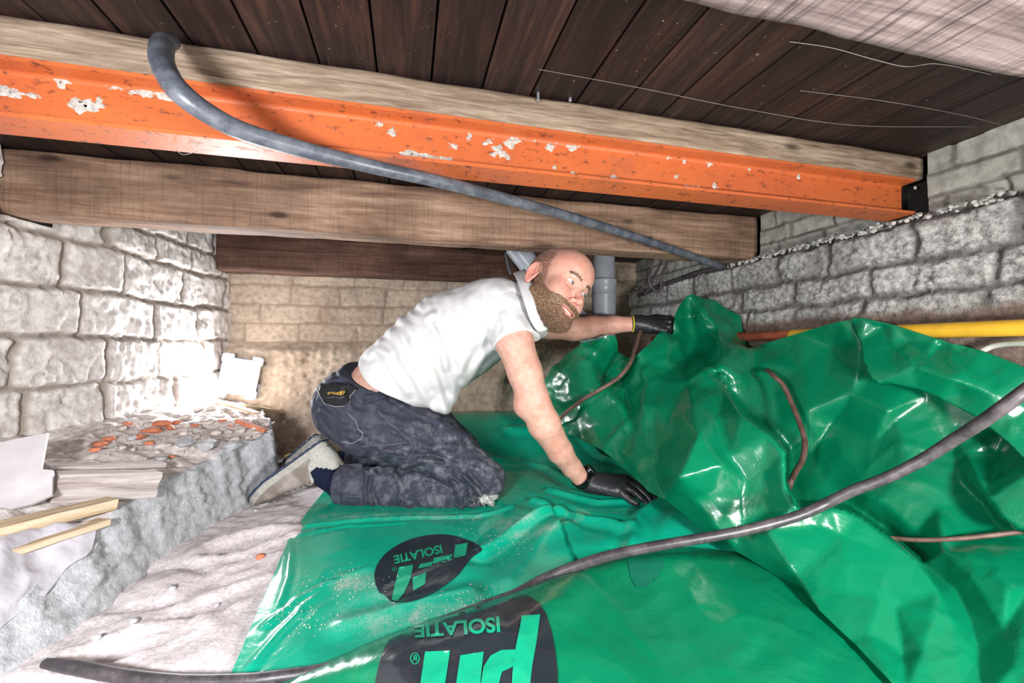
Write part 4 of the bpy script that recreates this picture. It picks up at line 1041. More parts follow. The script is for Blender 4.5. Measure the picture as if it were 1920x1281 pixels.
# ------------------------------------------------------------------ gloves
def glove(name, palm, fingers, cuff, h=.0022, extra=None):
    def f(p):
        d = None
        for a, b, ra, rb in palm: e = s_cone(p, a, b, ra, rb); d = e if d is None else smin(d, e, .016)
        for pp, rr in fingers: d = smin(d, s_chain(p, pp, rr, .003), .0055)
        d = d - .0007 * fbm(p.astype(float), 110, 2)
        for a, b, ra, rb in cuff: d = smin(d, s_cone(p, a, b, ra, rb), .012)
        return d
    al = [x for a, b, *_ in palm + cuff for x in (a, b)] + [x for pp, _ in fingers for x in pp]
    V, Q = sdf_mesh(f, np.min(al, 0) - .05, np.max(al, 0) + .05, h); V = relax(V, Q, 2); o = np_mesh(name, V, Q, M['glove']); set_parent(o, man); return o
WR = P(1104, 903, 1.185)
K = [P(1171, 899, 1.195), P(1171, 904, 1.172), P(1166, 912, 1.152), P(1157, 919, 1.135)]
palm = [(WR, k_, .0235, .0145) for k_ in K] + [(P(1110, 912, 1.165), P(1150, 921, 1.135), .017, .014)]
fing = [([K[0], P(1198, 910, 1.185), P(1216, 925, 1.170), P(1227, 938, 1.155)], [.0115, .0098, .0090, .0080]),
        ([K[1], P(1195, 914, 1.165), P(1212, 930, 1.150), P(1222, 943, 1.138)], [.0118, .0102, .0095, .0085]),
        ([K[2], P(1187, 921, 1.145), P(1202, 934, 1.132), P(1212, 944, 1.125)], [.0115, .0098, .0092, .0082]),
        ([K[3], P(1172, 930, 1.125), P(1184, 940, 1.115), P(1193, 945, 1.112)], [.0110, .0092, .0086, .0078]),
        ([P(1122, 900, 1.215), P(1150, 896, 1.235), P(1172, 903, 1.240), P(1186, 912, 1.235)], [.0150, .0125, .0105, .0088])]
gr = glove('glove', palm, fing, [(P(1097, 897, 1.178), WR, .0255, .0245)]); gr['label'] = 'black glove spread flat on the foil'
W2 = P(1196, 608, 1.508)
K2 = [P(1236, 600, 1.515), P(1237, 606, 1.495), P(1236, 613, 1.485), P(1233, 619, 1.480)]
palm2 = [(W2, k_, .0265, .0150) for k_ in K2]
fing2 = [([K2[0], P(1255, 597, 1.52), P(1266, 602, 1.54), P(1262, 609, 1.555)], [.0125, .0108, .0100, .0090]),
         ([K2[1], P(1257, 604, 1.49), P(1269, 608, 1.51), P(1266, 615, 1.53)], [.0128, .0112, .0102, .0092]),
         ([K2[2], P(1254, 613, 1.475), P(1265, 617, 1.49), P(1262, 623, 1.51)], [.0122, .0108, .0098, .0090]),
         ([K2[3], P(1248, 620, 1.47), P(1256, 624, 1.485), P(1254, 628, 1.50)], [.0112, .0098, .0090, .0082]),
         ([P(1212, 600, 1.53), P(1232, 595, 1.56), P(1250, 597, 1.57), P(1262, 604, 1.57)], [.0150, .0125, .0110, .0095])]
gl = glove('glove', palm2, fing2, [(P(1201, 608, 1.508), P(1210, 608, 1.507), .0285, .0275)]); gl['label'] = 'black glove gripping the heaped foil'
axw = W2 - P(1186, 608, 1.51); a0 = P(1186.5, 608, 1.51); uu_ = axw / np.linalg.norm(axw)
V = []; 
def ring_tube(c, ax, r, rr, m, name, seg=40, fl=1.0, par=None):
    ax = ax / np.linalg.norm(ax); e1 = np.cross(ax, (0, 0, 1.0)); e1 /= np.linalg.norm(e1); e2 = np.cross(ax, e1)
    L_ = [c + r * (math.cos(t) * e1 + fl * math.sin(t) * e2) for t in np.linspace(0, 2 * math.pi, seg)]
    V, F = tube_data(L_, rr, 8, 1, smooth=False); o = mesh_obj(name, V, F[:-2], m)
    set_parent(o, par) if par is not None else None; return o, e1, e2
o, _, _ = ring_tube(a0, uu_, .0282, .0022, M['yellow'], 'cuff_edge', par=man); o['label'] = 'yellow edge of the knitted cuff'

# wristwatch with a black link bracelet
n = NT('black_steel', .25, .6); n.color((.02, .02, .024)); n.b.inputs['Metallic'].default_value = .9; M['blacksteel'] = n.m
n = NT('watch_steel', .2, .6); n.color((.55, .56, .60)); n.b.inputs['Metallic'].default_value = 1; M['silver'] = n.m
wc = P(1091, 896, 1.174); wax = P(1104, 903, 1.185) - P(1072, 876, 1.155); wax /= np.linalg.norm(wax)
e1 = np.cross(wax, (0, 0, 1.0)); e1 /= np.linalg.norm(e1); e2 = np.cross(wax, e1); e2 = e2 if e2[2] > 0 else -e2
parts = []; par2 = []
for k in range(26):
    t = 2 * math.pi * k / 26; r_ = .0298; c = wc + r_ * (math.cos(t) * e1 + math.sin(t) * e2); rd = math.cos(t) * e1 + math.sin(t) * e2; tg = -math.sin(t) * e1 + math.cos(t) * e2
    R = np.stack([rd, tg, wax], 1)
    for dz in (-.0065, 0, .0065): parts.append(box_data(c + wax * dz, (.0028, .0062, .0056), R, .0006))
    for dz in (-.00325, .00325): par2.append(box_data(c + wax * dz + rd * .0004, (.0026, .0050, .0010), R))
V, F = join_data(parts); br = mesh_obj('wristwatch', V, F, M['blacksteel'], smooth=False); set_parent(br, man)
V, F = join_data(par2); o = mesh_obj('link_edge', V, F, M['silver'], smooth=False); o.parent = br
rd = .9 * e2 + .45 * e1 * (1 if (e1 @ (P(1120, 890, 1.2) - P(1090, 890, 1.2))) > 0 else -1); rd /= np.linalg.norm(rd)
cc = wc + rd * .0335
V, F = tube_data([cc - rd * .005, cc + rd * .004, cc + rd * .0045], [.019, .019, .017], 32, 1, smooth=False); o = mesh_obj('watch_case', V, F, M['blacksteel'], smooth=False); o.parent = br
V, F = tube_data([cc + rd * .0046, cc + rd * .0058], [.0185, .0165], 32, 1, smooth=False); o = mesh_obj('watch_glass', V, F, M['eye'] if False else M['blacksteel'], smooth=False); o.parent = br
o, _, _ = ring_tube(cc + rd * .005, rd, .0180, .0009, M['silver'], 'bezel'); o.parent = br
# ------------------------------------------------------------------ green plastic foil
def foil_mat(name, colr, rough=.27, dusty=.0, trans=.22):
    n = NT(name, rough, .55); v = n.coord()
    g = n.noise(v, 6, 3)
    c = n.mix(n.ramp(g, [(.35, (0, 0, 0)), (.7, (1, 1, 1))]), colr, tuple(x * .86 for x in colr))
    if dusty:
        a = attr(n, 'dust'); dn = n.noise(v, 30, 6, .7); fine = n.noise(v, 900, 2)
        k = n.math('MULTIPLY', a, n.ramp(n.math('ADD', n.math('MULTIPLY', dn, .45), n.math('MULTIPLY', fine, .62)), [(.54, (0, 0, 0)), (.60, (.9,) * 3)]))
        c = n.mix(k, c, (.62, .56, .52)); rr = n.math('ADD', n.math('MULTIPLY', k, .6), rough); n.link(rr, n.b.inputs['Roughness'])
    n.color(c); n.b.inputs['Coat Weight'].default_value = .35; n.b.inputs['Coat Roughness'].default_value = .12
    wv = n.noise(n.coord((1, 1, 1)), 14, 4, .55, 1.2); n.bump(wv, .22, .010); n.bump(n.noise(v, 70, 3, .6, .6), .10, .003)
    if trans:
        t = n.t.nodes.new('ShaderNodeBsdfTranslucent'); n.link(c, t.inputs['Color']) if isinstance(c, bpy.types.NodeSocket) else None
        mx = n.t.nodes.new('ShaderNodeMixShader'); mx.inputs[0].default_value = trans; n.link(n.b.outputs[0], mx.inputs[1]); n.link(t.outputs[0], mx.inputs[2])
        out = [x for x in n.t.nodes if x.type == 'OUTPUT_MATERIAL'][0]; n.link(mx.outputs[0], out.inputs[0])
    return n.m
GREEN = (.001, .205, .092)
M['foil'] = foil_mat('green_foil', GREEN); M['foil_lit_dusty'] = foil_mat('green_foil_lit_dusty', (.004, .45, .28), .22, 1.0)  # flat sheet: same foil, bluish light painted into a brighter base, plus powder dust
M['print'] = foil_mat('black_print', (.016, .022, .028), .2, 0, 0); M['print_green'] = foil_mat('green_print', (.004, .30, .16), .3, 0, 0)

def cr3(p3, lines):
    """folds drawn on the ground: (list of (px,py), width m, height m)"""
    d = 0
    for ln, wd, amp in lines:
        L_ = [PZ(a, b, -.455)[:2] for a, b in ln]; t = poly_dist(p3[..., 0], p3[..., 1], L_) / wd; d = d + amp * (np.exp(-np.abs(t) ** 1.5) - .3 * np.exp(-((t - 2) / 1.0) ** 2))
    return d
ledge_ = [PZ(405, 1330, -.46), PZ(435, 1262, -.46), PZ(490, 1130, -.46), PZ(545, 1002, -.46), PZ(585, 950, -.46), PZ(640, 880, -.46), P(760, 800, 1.83), P(862, 772, 1.98)]
ly = [p[1] for p in ledge_]; lx = [p[0] for p in ledge_]
us = np.linspace(0, 1, 260) ; ys = np.arange(ly[0], 1.955, .0065)
U, T = np.meshgrid(us, ys, indexing='ij')
XL = np.interp(T, ly, lx) + .0015 * fbm(np.stack([T, 0 * T, 0 * T], -1), 14, 3); X = XL + (1.10 - XL) * U
p3 = np.stack([X, T, 0 * X], -1)
Za = -.456 + .034 * sstep(.18, .36, X) * sstep(.75, .95, T) * sstep(1.6, 1.35, T) + .15 * sstep(1.45, 1.9, T) + 0 * X
FOLDS = [([(905, 1036), (960, 1008), (1040, 985)], .018, .018), ([(575, 985), (700, 972), (850, 968), (960, 962)], .007, .006), ([(560, 1002), (650, 985), (760, 980)], .005, .004), ([(1000, 960), (1060, 985), (1100, 1000), (1180, 1010)], .014, .012),
         ([(1180, 1045), (1200, 990), (1240, 960)], .016, .014), ([(1030, 940), (1120, 965), (1210, 960)], .012, .008), ([(900, 870), (1000, 880), (1080, 930)], .016, .010), ([(960, 850), (1080, 840), (1200, 900)], .02, .012), ([(920, 800), (1010, 820), (1110, 830)], .02, .014),
         ([(545, 1002), (540, 1080), (520, 1140)], .006, .003), ([(500, 1170), (560, 1120), (620, 1090)], .007, .004), ([(470, 1250), (520, 1190), (560, 1150)], .007, .004), ([(560, 1140), (640, 1080), (690, 1065)], .010, .003),
         ([(720, 1100), (780, 1075), (860, 1045)], .004, .003), ([(650, 1170), (760, 1140), (880, 1110)], .02, .008), ([(960, 1090), (1010, 1040), (1060, 1010)], .03, .008), ([(890, 800), (950, 795), (1010, 775)], .02, .02)]
Za = Za + cr3(p3, FOLDS) + .0035 * fbm(p3, 3.2, 2) + .0012 * (1 - np.abs(fbm(p3, 7, 1))) ** 6
# upper layer of foil ends in a torn edge to the right of the printed mark
a_ = PZ(1040, 985, -.44)[:2]; b_ = PZ(1082, 1060, -.44)[:2]; e_ = b_ - a_; nn_ = np.array([e_[1], -e_[0]]) / np.linalg.norm(e_); tt_ = ((X - a_[0]) * e_[0] + (T - a_[1]) * e_[1]) / (e_ @ e_)
side = (X - a_[0]) * nn_[0] + (T - a_[1]) * nn_[1]; side = side if (PZ(1150, 1000, -.44)[:2] - a_) @ nn_ > 0 else -side
Za = Za + .014 * sstep(.002, -.002, side) * sstep(-.16, -.02, side) * sstep(-.35, -.05, tt_) * sstep(1.6, 1.2, tt_)
Za = np.maximum(Za, -.464); Za[0] -= 0
edge = sstep(0.0, .02, U); Za = Za * 1.0 - .004 * (1 - edge)
foilA = np_mesh('foil_sheet', np.stack([X, T, Za], -1).reshape(-1, 3), grid_faces(len(us), len(ys)), M['foil_lit_dusty'])
pxA, pyA, _ = to_px(np.stack([X, T, Za], -1))
dA = np.maximum.reduce([.9 * np.exp(-(poly_dist(pxA, pyA, [(640, 1095), (690, 1095), (725, 1110), (745, 1125)]) / 16) ** 2), .75 * np.exp(-(poly_dist(pxA, pyA, [(800, 1140), (880, 1138), (900, 1128)]) / 7) ** 2), .8 * np.exp(-(poly_dist(pxA, pyA, [(775, 1160), (790, 1140), (785, 1180)]) / 10) ** 2),
    .9 * np.exp(-(poly_dist(pxA, pyA, [(725, 1090), (760, 1075), (850, 1045)]) / 3) ** 2), .8 * np.exp(-(poly_dist(pxA, pyA, [(940, 985), (970, 975), (1000, 968)]) / 10) ** 2), .45 * np.exp(-(np.hypot((pxA - 700) / 70, (pyA - 1160) / 40)) ** 2), .7 * np.exp(-(poly_dist(pxA, pyA, [(960, 1005), (1000, 1000), (1040, 985)]) / 8) ** 2), .55 * np.exp(-(poly_dist(pxA, pyA, [(600, 968), (760, 968), (900, 972)]) / 6) ** 2), .0 + 0 * pxA])
set_attr(foilA, 'dust', dA * sstep(1100, 1040, pxA))
tag(foilA, 'green foil sheet lying flat under the kneeling man with a printed black oval', 'foil')
BVA = bvh_of(foilA)

# crumpled foil from fold lines: each line is a list of (px, py, depth)
def crumple(name, outline, lines, points, step=6.0, smooth=3, amp=.004, m=None, crump=None, seed=0, hold=.35):
    vs = []; key = {}; es = []
    def vid(p):
        k = (round(p[0]), round(p[1]))
        if k not in key: key[k] = len(vs); vs.append(tuple(map(float, p)))
        return key[k]
    oi = [vid(p) for p in outline]; es += [(oi[i], oi[(i + 1) % len(oi)]) for i in range(len(oi))]
    for ln in lines:
        li = [vid(p) for p in ln]; es += list(zip(li[:-1], li[1:]))
    for p in points: vid(p)
    r = geometry.delaunay_2d_cdt([Vector(v[:2]) for v in vs], es, [], 0, 1e-6)
    V2 = np.array([tuple(v) for v in r[0]]); T = np.array(r[2]); dep = np.zeros(len(V2))
    for i, src in enumerate(r[3]):
        if src: dep[i] = 1 / vs[src[0]][2]
        else:                                      # crossing of two lines: nearest edge interpolation
            best = None
            for a, b in es:
                A = np.array(vs[a][:2]); B = np.array(vs[b][:2]); t = np.clip(((V2[i] - A) @ (B - A)) / ((B - A) @ (B - A)), 0, 1); dd_ = np.hypot(*(A + t * (B - A) - V2[i]))
                if best is None or dd_ < best[0]: best = (dd_, (1 - t) / vs[a][2] + t / vs[b][2])
            dep[i] = best[1]
    o2 = [v[:2] for v in outline]
    c = V2[T].mean(1); T = T[in_poly(c[:, 0], c[:, 1], o2)]
    # dense sampling
    fv = []; fe = []; w_hold = []
    def add_edge(a, b, closed_last=False):
        A = np.array(vs[a][:2]); B = np.array(vs[b][:2]); m_ = max(1, int(np.hypot(*(B - A)) / step)); 
        return [tuple(A + (B - A) * t / m_) for t in range(m_ + 1)]
    fk = {}
    def fid(p, h):
        k = (round(p[0], 2), round(p[1], 2))
        if k not in fk: fk[k] = len(fv); fv.append(p); w_hold.append(h)
        return fk[k]
    for a, b in es:
        q = [fid(p, 1) for p in add_edge(a, b)]; fe += list(zip(q[:-1], q[1:]))
    op = np.array(o2); gx, gy = np.meshgrid(np.arange(op[:, 0].min(), op[:, 0].max(), step), np.arange(op[:, 1].min(), op[:, 1].max(), step * .87)); gx = gx + (np.arange(gx.shape[0]) % 2)[:, None] * step / 2
    gx = gx.ravel() + .011; gy = gy.ravel() + .017; ins = in_poly(gx, gy, o2)
    md = np.full(gx.shape, 1e9)
    for a, b in es: md = np.minimum(md, poly_dist(gx, gy, [vs[a][:2], vs[b][:2]]))
    ins &= md > step * .45
    for x, y in zip(gx[ins], gy[ins]): fv.append((float(x), float(y))); w_hold.append(0)
    rr = geometry.delaunay_2d_cdt([Vector(v) for v in fv], fe, [], 0, 1e-6); FV = np.array([tuple(v) for v in rr[0]]); FT = np.array(rr[2]); c = FV[FT].mean(1); FT = FT[in_poly(c[:, 0], c[:, 1], o2)]
    H = np.array([max([w_hold[s] for s in src] or [1]) for src in rr[3]])
    inv = np.full(len(FV), np.nan)
    for t in T:
        A, B, C_ = V2[t]; den = (B[1] - C_[1]) * (A[0] - C_[0]) + (C_[0] - B[0]) * (A[1] - C_[1])
        if abs(den) < 1e-9: continue
        l1 = ((B[1] - C_[1]) * (FV[:, 0] - C_[0]) + (C_[0] - B[0]) * (FV[:, 1] - C_[1])) / den; l2 = ((C_[1] - A[1]) * (FV[:, 0] - C_[0]) + (A[0] - C_[0]) * (FV[:, 1] - C_[1])) / den; l3 = 1 - l1 - l2
        ok = (l1 > -1e-4) & (l2 > -1e-4) & (l3 > -1e-4); inv[ok] = l1[ok] * dep[t[0]] + l2[ok] * dep[t[1]] + l3[ok] * dep[t[2]]
    bad = np.isnan(inv)
    if bad.any():
        good = np.where(~bad)[0]
        for i in np.where(bad)[0]: inv[i] = inv[good[np.argmin(np.hypot(FV[good, 0] - FV[i, 0], FV[good, 1] - FV[i, 1]))]]
    R_ = np.stack([(FV[:, 0] - CX) / F_PX, -(FV[:, 1] - CY) / F_PX, -np.ones(len(FV))], 1) @ CAMN.T
    W = R_ / inv[:, None]
    e = np.concatenate([FT[:, [0, 1]], FT[:, [1, 2]], FT[:, [2, 0]]]); e = np.concatenate([e, e[:, ::-1]]); deg = np.maximum(np.bincount(e[:, 0], minlength=len(W)), 1)[:, None]
    lam = np.where(H > 0, hold * .5, .55)[:, None]
    od = poly_dist(FV[:, 0], FV[:, 1], o2 + [o2[0]]); lam[od < .5] = 0
    for _ in range(smooth):
        S_ = np.stack([np.bincount(e[:, 0], W[e[:, 1], k], minlength=len(W)) for k in range(3)], 1); W = W + lam * (S_ / deg - W)
    if amp:
        a, b, cc = W[FT[:, 0]], W[FT[:, 1]], W[FT[:, 2]]; fn = np.cross(b - a, cc - a); N = np.stack([sum(np.bincount(FT[:, j_], fn[:, k], minlength=len(W)) for j_ in range(3)) for k in range(3)], 1); N /= np.linalg.norm(N, axis=1)[:, None] + 1e-12
        N *= np.sign(-(N * W).sum(1))[:, None]
        q = W + .03 * np.stack([fbm(W, 7, 2, off=3), fbm(W, 7, 2, off=9), fbm(W, 7, 2, off=15)], 1)
        rd = (1 - np.abs(fbm(q, 8, 1, off=seed)) * 1.6).clip(0, 1) ** 3; r2 = (1 - np.abs(fbm(q, 17, 1, off=seed + 7)) * 1.6).clip(0, 1) ** 3
        A_ = amp * (1 if crump is None else crump(FV[:, 0], FV[:, 1]))
        W = W + N * (A_ * (rd - .35) + A_ * .45 * (r2 - .3))[:, None]
    o = np_mesh(name, W, FT, m or M['foil']); return o

def fz(x, y, z): return (x, y, z * F_PX / (HORIZON - y))
# front fold with the large printed mark
crest = [fz(470, 1310, -.458), fz(510, 1284, -.450), fz(560, 1262, -.44), fz(650, 1228, -.425), fz(730, 1196, -.41), fz(850, 1152, -.395), fz(960, 1112, -.385), fz(1080, 1060, -.385), fz(1180, 1034, -.39), fz(1300, 1030, -.41), fz(1400, 1040, -.43), fz(1510, 1080, -.445)]
back = [fz(x, y - 9, -.475) for x, y, _ in crest[1:]]
r1 = [fz(600, 1275, -.437), fz(745, 1235, -.402), fz(860, 1195, -.385), fz(965, 1165, -.373), fz(1075, 1105, -.385)]
r2 = [fz(770, 1290, -.410), fz(870, 1245, -.398), fz(970, 1215, -.385), fz(1090, 1170, -.405)]
out = [fz(460, 1420, -.465)] + [fz(458, 1312, -.468)] + back + [fz(1640, 1160, -.455), fz(1800, 1420, -.455)]
frontF = crumple('foil_sheet', out, [crest, r1, r2, [fz(1180, 1040, -.392), fz(1185, 1090, -.408), fz(1200, 1160, -.42), fz(1240, 1290, -.43)], [fz(1300, 1060, -.42), fz(1350, 1130, -.43), fz(1420, 1180, -.435), fz(1500, 1230, -.44)]],
    [fz(900, 1400, -.43), fz(1000, 1400, -.435), fz(1120, 1290, -.43), fz(1120, 1230, -.415), fz(1130, 1110, -.402), fz(1250, 1110, -.424), fz(1290, 1200, -.437), fz(1350, 1290, -.44), fz(1450, 1200, -.442), fz(1520, 1290, -.445), fz(1240, 1070, -.412), fz(700, 1290, -.43), fz(1400, 1110, -.432)],
    7, 8, .0022, M['foil'], None, 3, .6)
tag(frontF, 'green foil billowing up in the foreground with the large cropped printed mark', 'foil')
BVF = bvh_of(frontF)

# the heap held up by the man
P_ = {}
out = [(1000, 806, 1.56), (1004, 770, 1.58), (1017, 722, 1.56), (1040, 686, 1.53), (1064, 664, 1.505), (1104, 639, 1.48), (1134, 631, 1.46), (1154, 630, 1.46), (1160, 660, 1.52), (1178, 672, 1.50), (1197, 664, 1.36), (1242, 620, 1.42), (1262, 627, 1.46), (1264, 600, 1.46), (1272, 572, 1.47), (1285, 556, 1.49), (1294, 553, 1.50), (1340, 563, 1.50), (1389, 597, 1.45), (1397, 640, 1.42), (1402, 652, 1.34), (1430, 646, 1.28), (1500, 624, 1.17), (1570, 604, 1.05), (1600, 599, 1.02), (1640, 620, .99), (1760, 690, .88), (1935, 720, .755), (2120, 800, .635),
       (2120, 950, .60), (2120, 1150, .535), (2120, 1420, .42), (1945, 1420, .47), (1760, 1420, .47), (1690, 1300, .53), (1600, 1205, .62), (1535, 1143, .68), (1505, 1104, .755), (1460, 1082, .79), (1385, 1037, .86), (1310, 987, .95), (1250, 938, 1.0), (1215, 922, 1.06), (1180, 885, 1.17), (1130, 845, 1.25), (1070, 815, 1.42)]
lines = [
 [(1285, 556, 1.49), (1293, 597, 1.53)], [(1294, 553, 1.50), (1321, 589, 1.43), (1345, 616, 1.40), (1348, 640, 1.33)], [(1264, 600, 1.46), (1270, 628, 1.45), (1272, 640, 1.40)],
 [(1340, 563, 1.50), (1335, 590, 1.46)], [(1197, 664, 1.36), (1248, 683, 1.33), (1272, 640, 1.40), (1262, 627, 1.46)], [(1242, 620, 1.42), (1250, 640, 1.37), (1248, 683, 1.33)],
 [(1197, 664, 1.36), (1199, 686, 1.35), (1215, 710, 1.29), (1239, 724, 1.24), (1248, 700, 1.30)], [(1239, 724, 1.24), (1289, 716, 1.20), (1317, 694, 1.20), (1345, 696, 1.19), (1357, 730, 1.12), (1395, 785, .95), (1440, 815, .89), (1470, 847, .85), (1471, 905, .82), (1490, 952, .79), (1508, 962, .80)],
 [(1348, 640, 1.33), (1418, 656, 1.27), (1416, 713, 1.20), (1375, 728, 1.19), (1330, 681, 1.28), (1348, 640, 1.33)], [(1397, 640, 1.42), (1418, 656, 1.27), (1432, 680, 1.22), (1450, 730, 1.18), (1470, 800, 1.12)],
 [(1368, 728, 1.20), (1404, 777, 1.17), (1450, 806, 1.14), (1483, 843, 1.12), (1485, 905, 1.06), (1503, 940, .99)],
 [(1289, 716, 1.20), (1300, 760, 1.07), (1310, 815, .95), (1275, 895, .885), (1355, 872, .89), (1366, 855, .93)], [(1357, 730, 1.12), (1345, 780, 1.03), (1310, 815, .95)], [(1395, 785, .95), (1366, 855, .93), (1400, 900, .90), (1440, 960, .85)],
 [(1275, 895, .885), (1300, 935, .92), (1385, 1000, .865), (1440, 1040, .80)], [(1355, 872, .89), (1390, 935, .89), (1395, 985, .87)], [(1239, 724, 1.24), (1225, 765, 1.17), (1230, 840, 1.12), (1226, 890, 1.08), (1250, 938, 1.0)], [(1230, 840, 1.12), (1275, 895, .885)],
 [(1508, 962, .80), (1440, 995, .805), (1495, 1080, .745), (1535, 1143, .68)], [(1508, 962, .80), (1560, 950, .785), (1606, 966, .775), (1661, 1006, .74), (1722, 1053, .70)],
 [(1508, 962, .80), (1530, 986, .79), (1575, 1003, .765), (1632, 1026, .735), (1722, 1053, .70)], [(1503, 940, .99), (1560, 941, .97), (1608, 956, .94), (1664, 995, .89), (1728, 1043, .80)], [(1632, 1026, .735), (1662, 1072, .70), (1680, 1140, .66), (1694, 1230, .60)], [(1495, 1080, .745), (1560, 1110, .70), (1630, 1190, .625), (1700, 1290, .545)],
 [(1728, 1043, .80), (1732, 1057, .755), (1771, 1036, .73), (1815, 1040, .70), (1862, 1056, .67), (1935, 1098, .625)], [(1732, 1057, .755), (1790, 1105, .685), (1812, 1142, .655), (1836, 1225, .585), (1842, 1310, .525)], [(1722, 1053, .70), (1760, 1110, .66), (1790, 1180, .61), (1800, 1290, .54)],
 [(1771, 1036, .73), (1830, 1090, .655), (1880, 1180, .59)], [(1600, 599, 1.02), (1612, 650, 1.01), (1608, 700, 1.0), (1600, 738, 1.0), (1665, 771, .92), (1740, 741, .90)], [(1600, 738, 1.0), (1550, 700, 1.08), (1500, 690, 1.14), (1432, 680, 1.22)],
 [(1600, 738, 1.0), (1560, 790, 1.06), (1520, 850, 1.08), (1510, 900, 1.04)], [(1680, 786, .92), (1640, 830, .95), (1590, 880, .97), (1566, 918, .98)], [(1665, 771, .92), (1680, 786, .92), (1745, 790, .885), (1780, 806, .86)], [(1780, 806, .86), (1785, 850, .85), (1800, 900, .82), (1842, 944, .79), (1880, 1000, .74)],
 [(1780, 806, .86), (1812, 850, .82), (1853, 936, .72), (1935, 882, .68)], [(1853, 936, .72), (1875, 965, .70), (1906, 992, .68), (1935, 992, .665)], [(1853, 946, .775), (1880, 985, .745), (1935, 1010, .71)], [(1700, 870, .87), (1650, 940, .88), (1664, 995, .89)],
 [(1017, 722, 1.56), (1055, 700, 1.46), (1104, 672, 1.42), (1154, 648, 1.49)], [(1104, 639, 1.48), (1104, 672, 1.42), (1120, 720, 1.36), (1110, 760, 1.36), (1130, 845, 1.25)], [(1055, 700, 1.46), (1070, 745, 1.42), (1055, 780, 1.47)], [(1178, 672, 1.50), (1165, 720, 1.40), (1180, 770, 1.28), (1205, 830, 1.15), (1226, 890, 1.08)],
 [(1120, 720, 1.36), (1165, 760, 1.27), (1180, 820, 1.20)], [(1070, 745, 1.42), (1110, 790, 1.34), (1160, 840, 1.22), (1215, 900, 1.08)], [(1204, 760, 1.20), (1215, 710, 1.29)], [(1160, 660, 1.52), (1140, 700, 1.46)]]
points = [(1290, 670, 1.43), (1325, 660, 1.41), (1300, 635, 1.50), (1520, 770, 1.06), (1640, 690, 1.0), (1700, 720, .93), (1620, 930, .91), (1760, 950, .81), (1720, 1000, .82), (1810, 1010, .755), (1580, 1060, .72), (1540, 1040, .75), (1650, 1120, .67), (1730, 1220, .585), (1890, 1110, .615), (1900, 1250, .53), (1870, 850, .80), (1900, 800, .79), (1330, 930, .905), (1350, 1000, .88), (1400, 1010, .85), (1430, 890, .88), (1260, 820, 1.06), (1260, 770, 1.12), (1560, 650, 1.10), (1480, 660, 1.19), (1030, 780, 1.52)]
cr_f = lambda x, y: .45 + 1.6 * sstep(1250, 1180, x) + 1.2 * sstep(760, 660, y) * (x < 1400) + .4 * sstep(1500, 1700, x) * sstep(1000, 900, y)
heap = crumple('foil_sheet', out, lines, points, 6, 2, .0040, M['foil'], cr_f, 1, .14)
tag(heap, 'large crumpled heap of glossy green foil the man holds up on the right', 'foil')
# flap hanging over the heap beside the yellow pipe
top = [(1597, 596, 1.01), (1618, 596, .99), (1674, 609, .935), (1759, 636, .86), (1839, 657, .80), (1892, 676, .765), (1940, 696, .735), (2090, 765, .64)]
bot = [(1600, 612, 1.02), (1613, 640, .995), (1619, 679, .965), (1632, 706, .94), (1645, 720, .925), (1674, 720, .905), (1719, 730, .87), (1759, 746, .84), (1802, 767, .805), (1839, 788, .775), (1892, 831, .735), (1940, 880, .70), (2090, 1000, .60)]
flap_o = crumple('foil_sheet', top + bot[::-1], [[(1714, 685, .865), (1786, 711, .80), (1865, 740, .755), (1938, 768, .727)], [(1653, 611, .97), (1672, 650, .93), (1711, 679, .87)], [(1764, 645, .865), (1740, 672, .86), (1714, 685, .865), (1690, 700, .885), (1645, 720, .925)], [(1674, 609, .96), (1700, 640, .915)]],
    [(1820, 690, .795), (1680, 700, .895), (1860, 700, .775), (1935, 768, .727), (1800, 735, .81), (1880, 790, .75)], 5, 3, .003, M['foil'], None, 5, .3)
s_ = flap_o.modifiers.new('s', 'SOLIDIFY'); s_.thickness = .0012
tag(flap_o, 'green foil flap draped toward the yellow pipe at the right wall', 'foil')

# printed marks -------------------------------------------------------------------
def print_on(bvh, V2, T, off, m, name, parent):
    V = []
    for x, y in V2:
        h = cast(bvh, x, y); 
        V.append(np.array(h[0]) * (1 - off / max(h[3], .1)) + np.array([0, 0, off * .6]) if h[0] is not None else PZ(x, y, -.45))
    return mesh_obj(name, V, T, m, parent)
small = [(705, 1098), (702, 1080), (707, 1060), (722, 1040), (745, 1023), (772, 1011), (803, 1004), (838, 1003), (868, 1010), (892, 1020), (904, 1032), (885, 1046), (872, 1062), (858, 1080), (838, 1096), (810, 1113), (778, 1127), (750, 1131), (733, 1128), (722, 1117), (712, 1112)]
def smooth_poly(p, n=5):
    q = catmull([(*a, 0) for a in p] + [(*p[0], 0)], n)[:-1]; return [tuple(v[:2]) for v in q]
V2, T = cdt_fill(smooth_poly(small), 5); print_on(BVA, V2, T, .0012, M['print'], 'printed_oval', foilA)['label'] = 'small black printed oval'
def poly_print(bvh, poly, parent, name='printed_letter', off=.0022, step=5): V2, T = cdt_fill(poly, step); return print_on(bvh, V2, T, off, M['print_green'], name, parent)
for pl in ([(854, 1023), (877, 1019), (873, 1043), (850, 1048)], [(813, 1048), (849, 1040), (846, 1047), (812, 1059)], [(788, 1059), (813, 1054), (808, 1063), (784, 1067)], [(773, 1085), (799, 1074), (797, 1097), (775, 1109)],
           [(748, 1065), (775, 1060), (770, 1085), (764, 1100), (757, 1114), (745, 1129), (734, 1127), (737, 1113), (742, 1090)]): poly_print(BVA, pl, foilA)
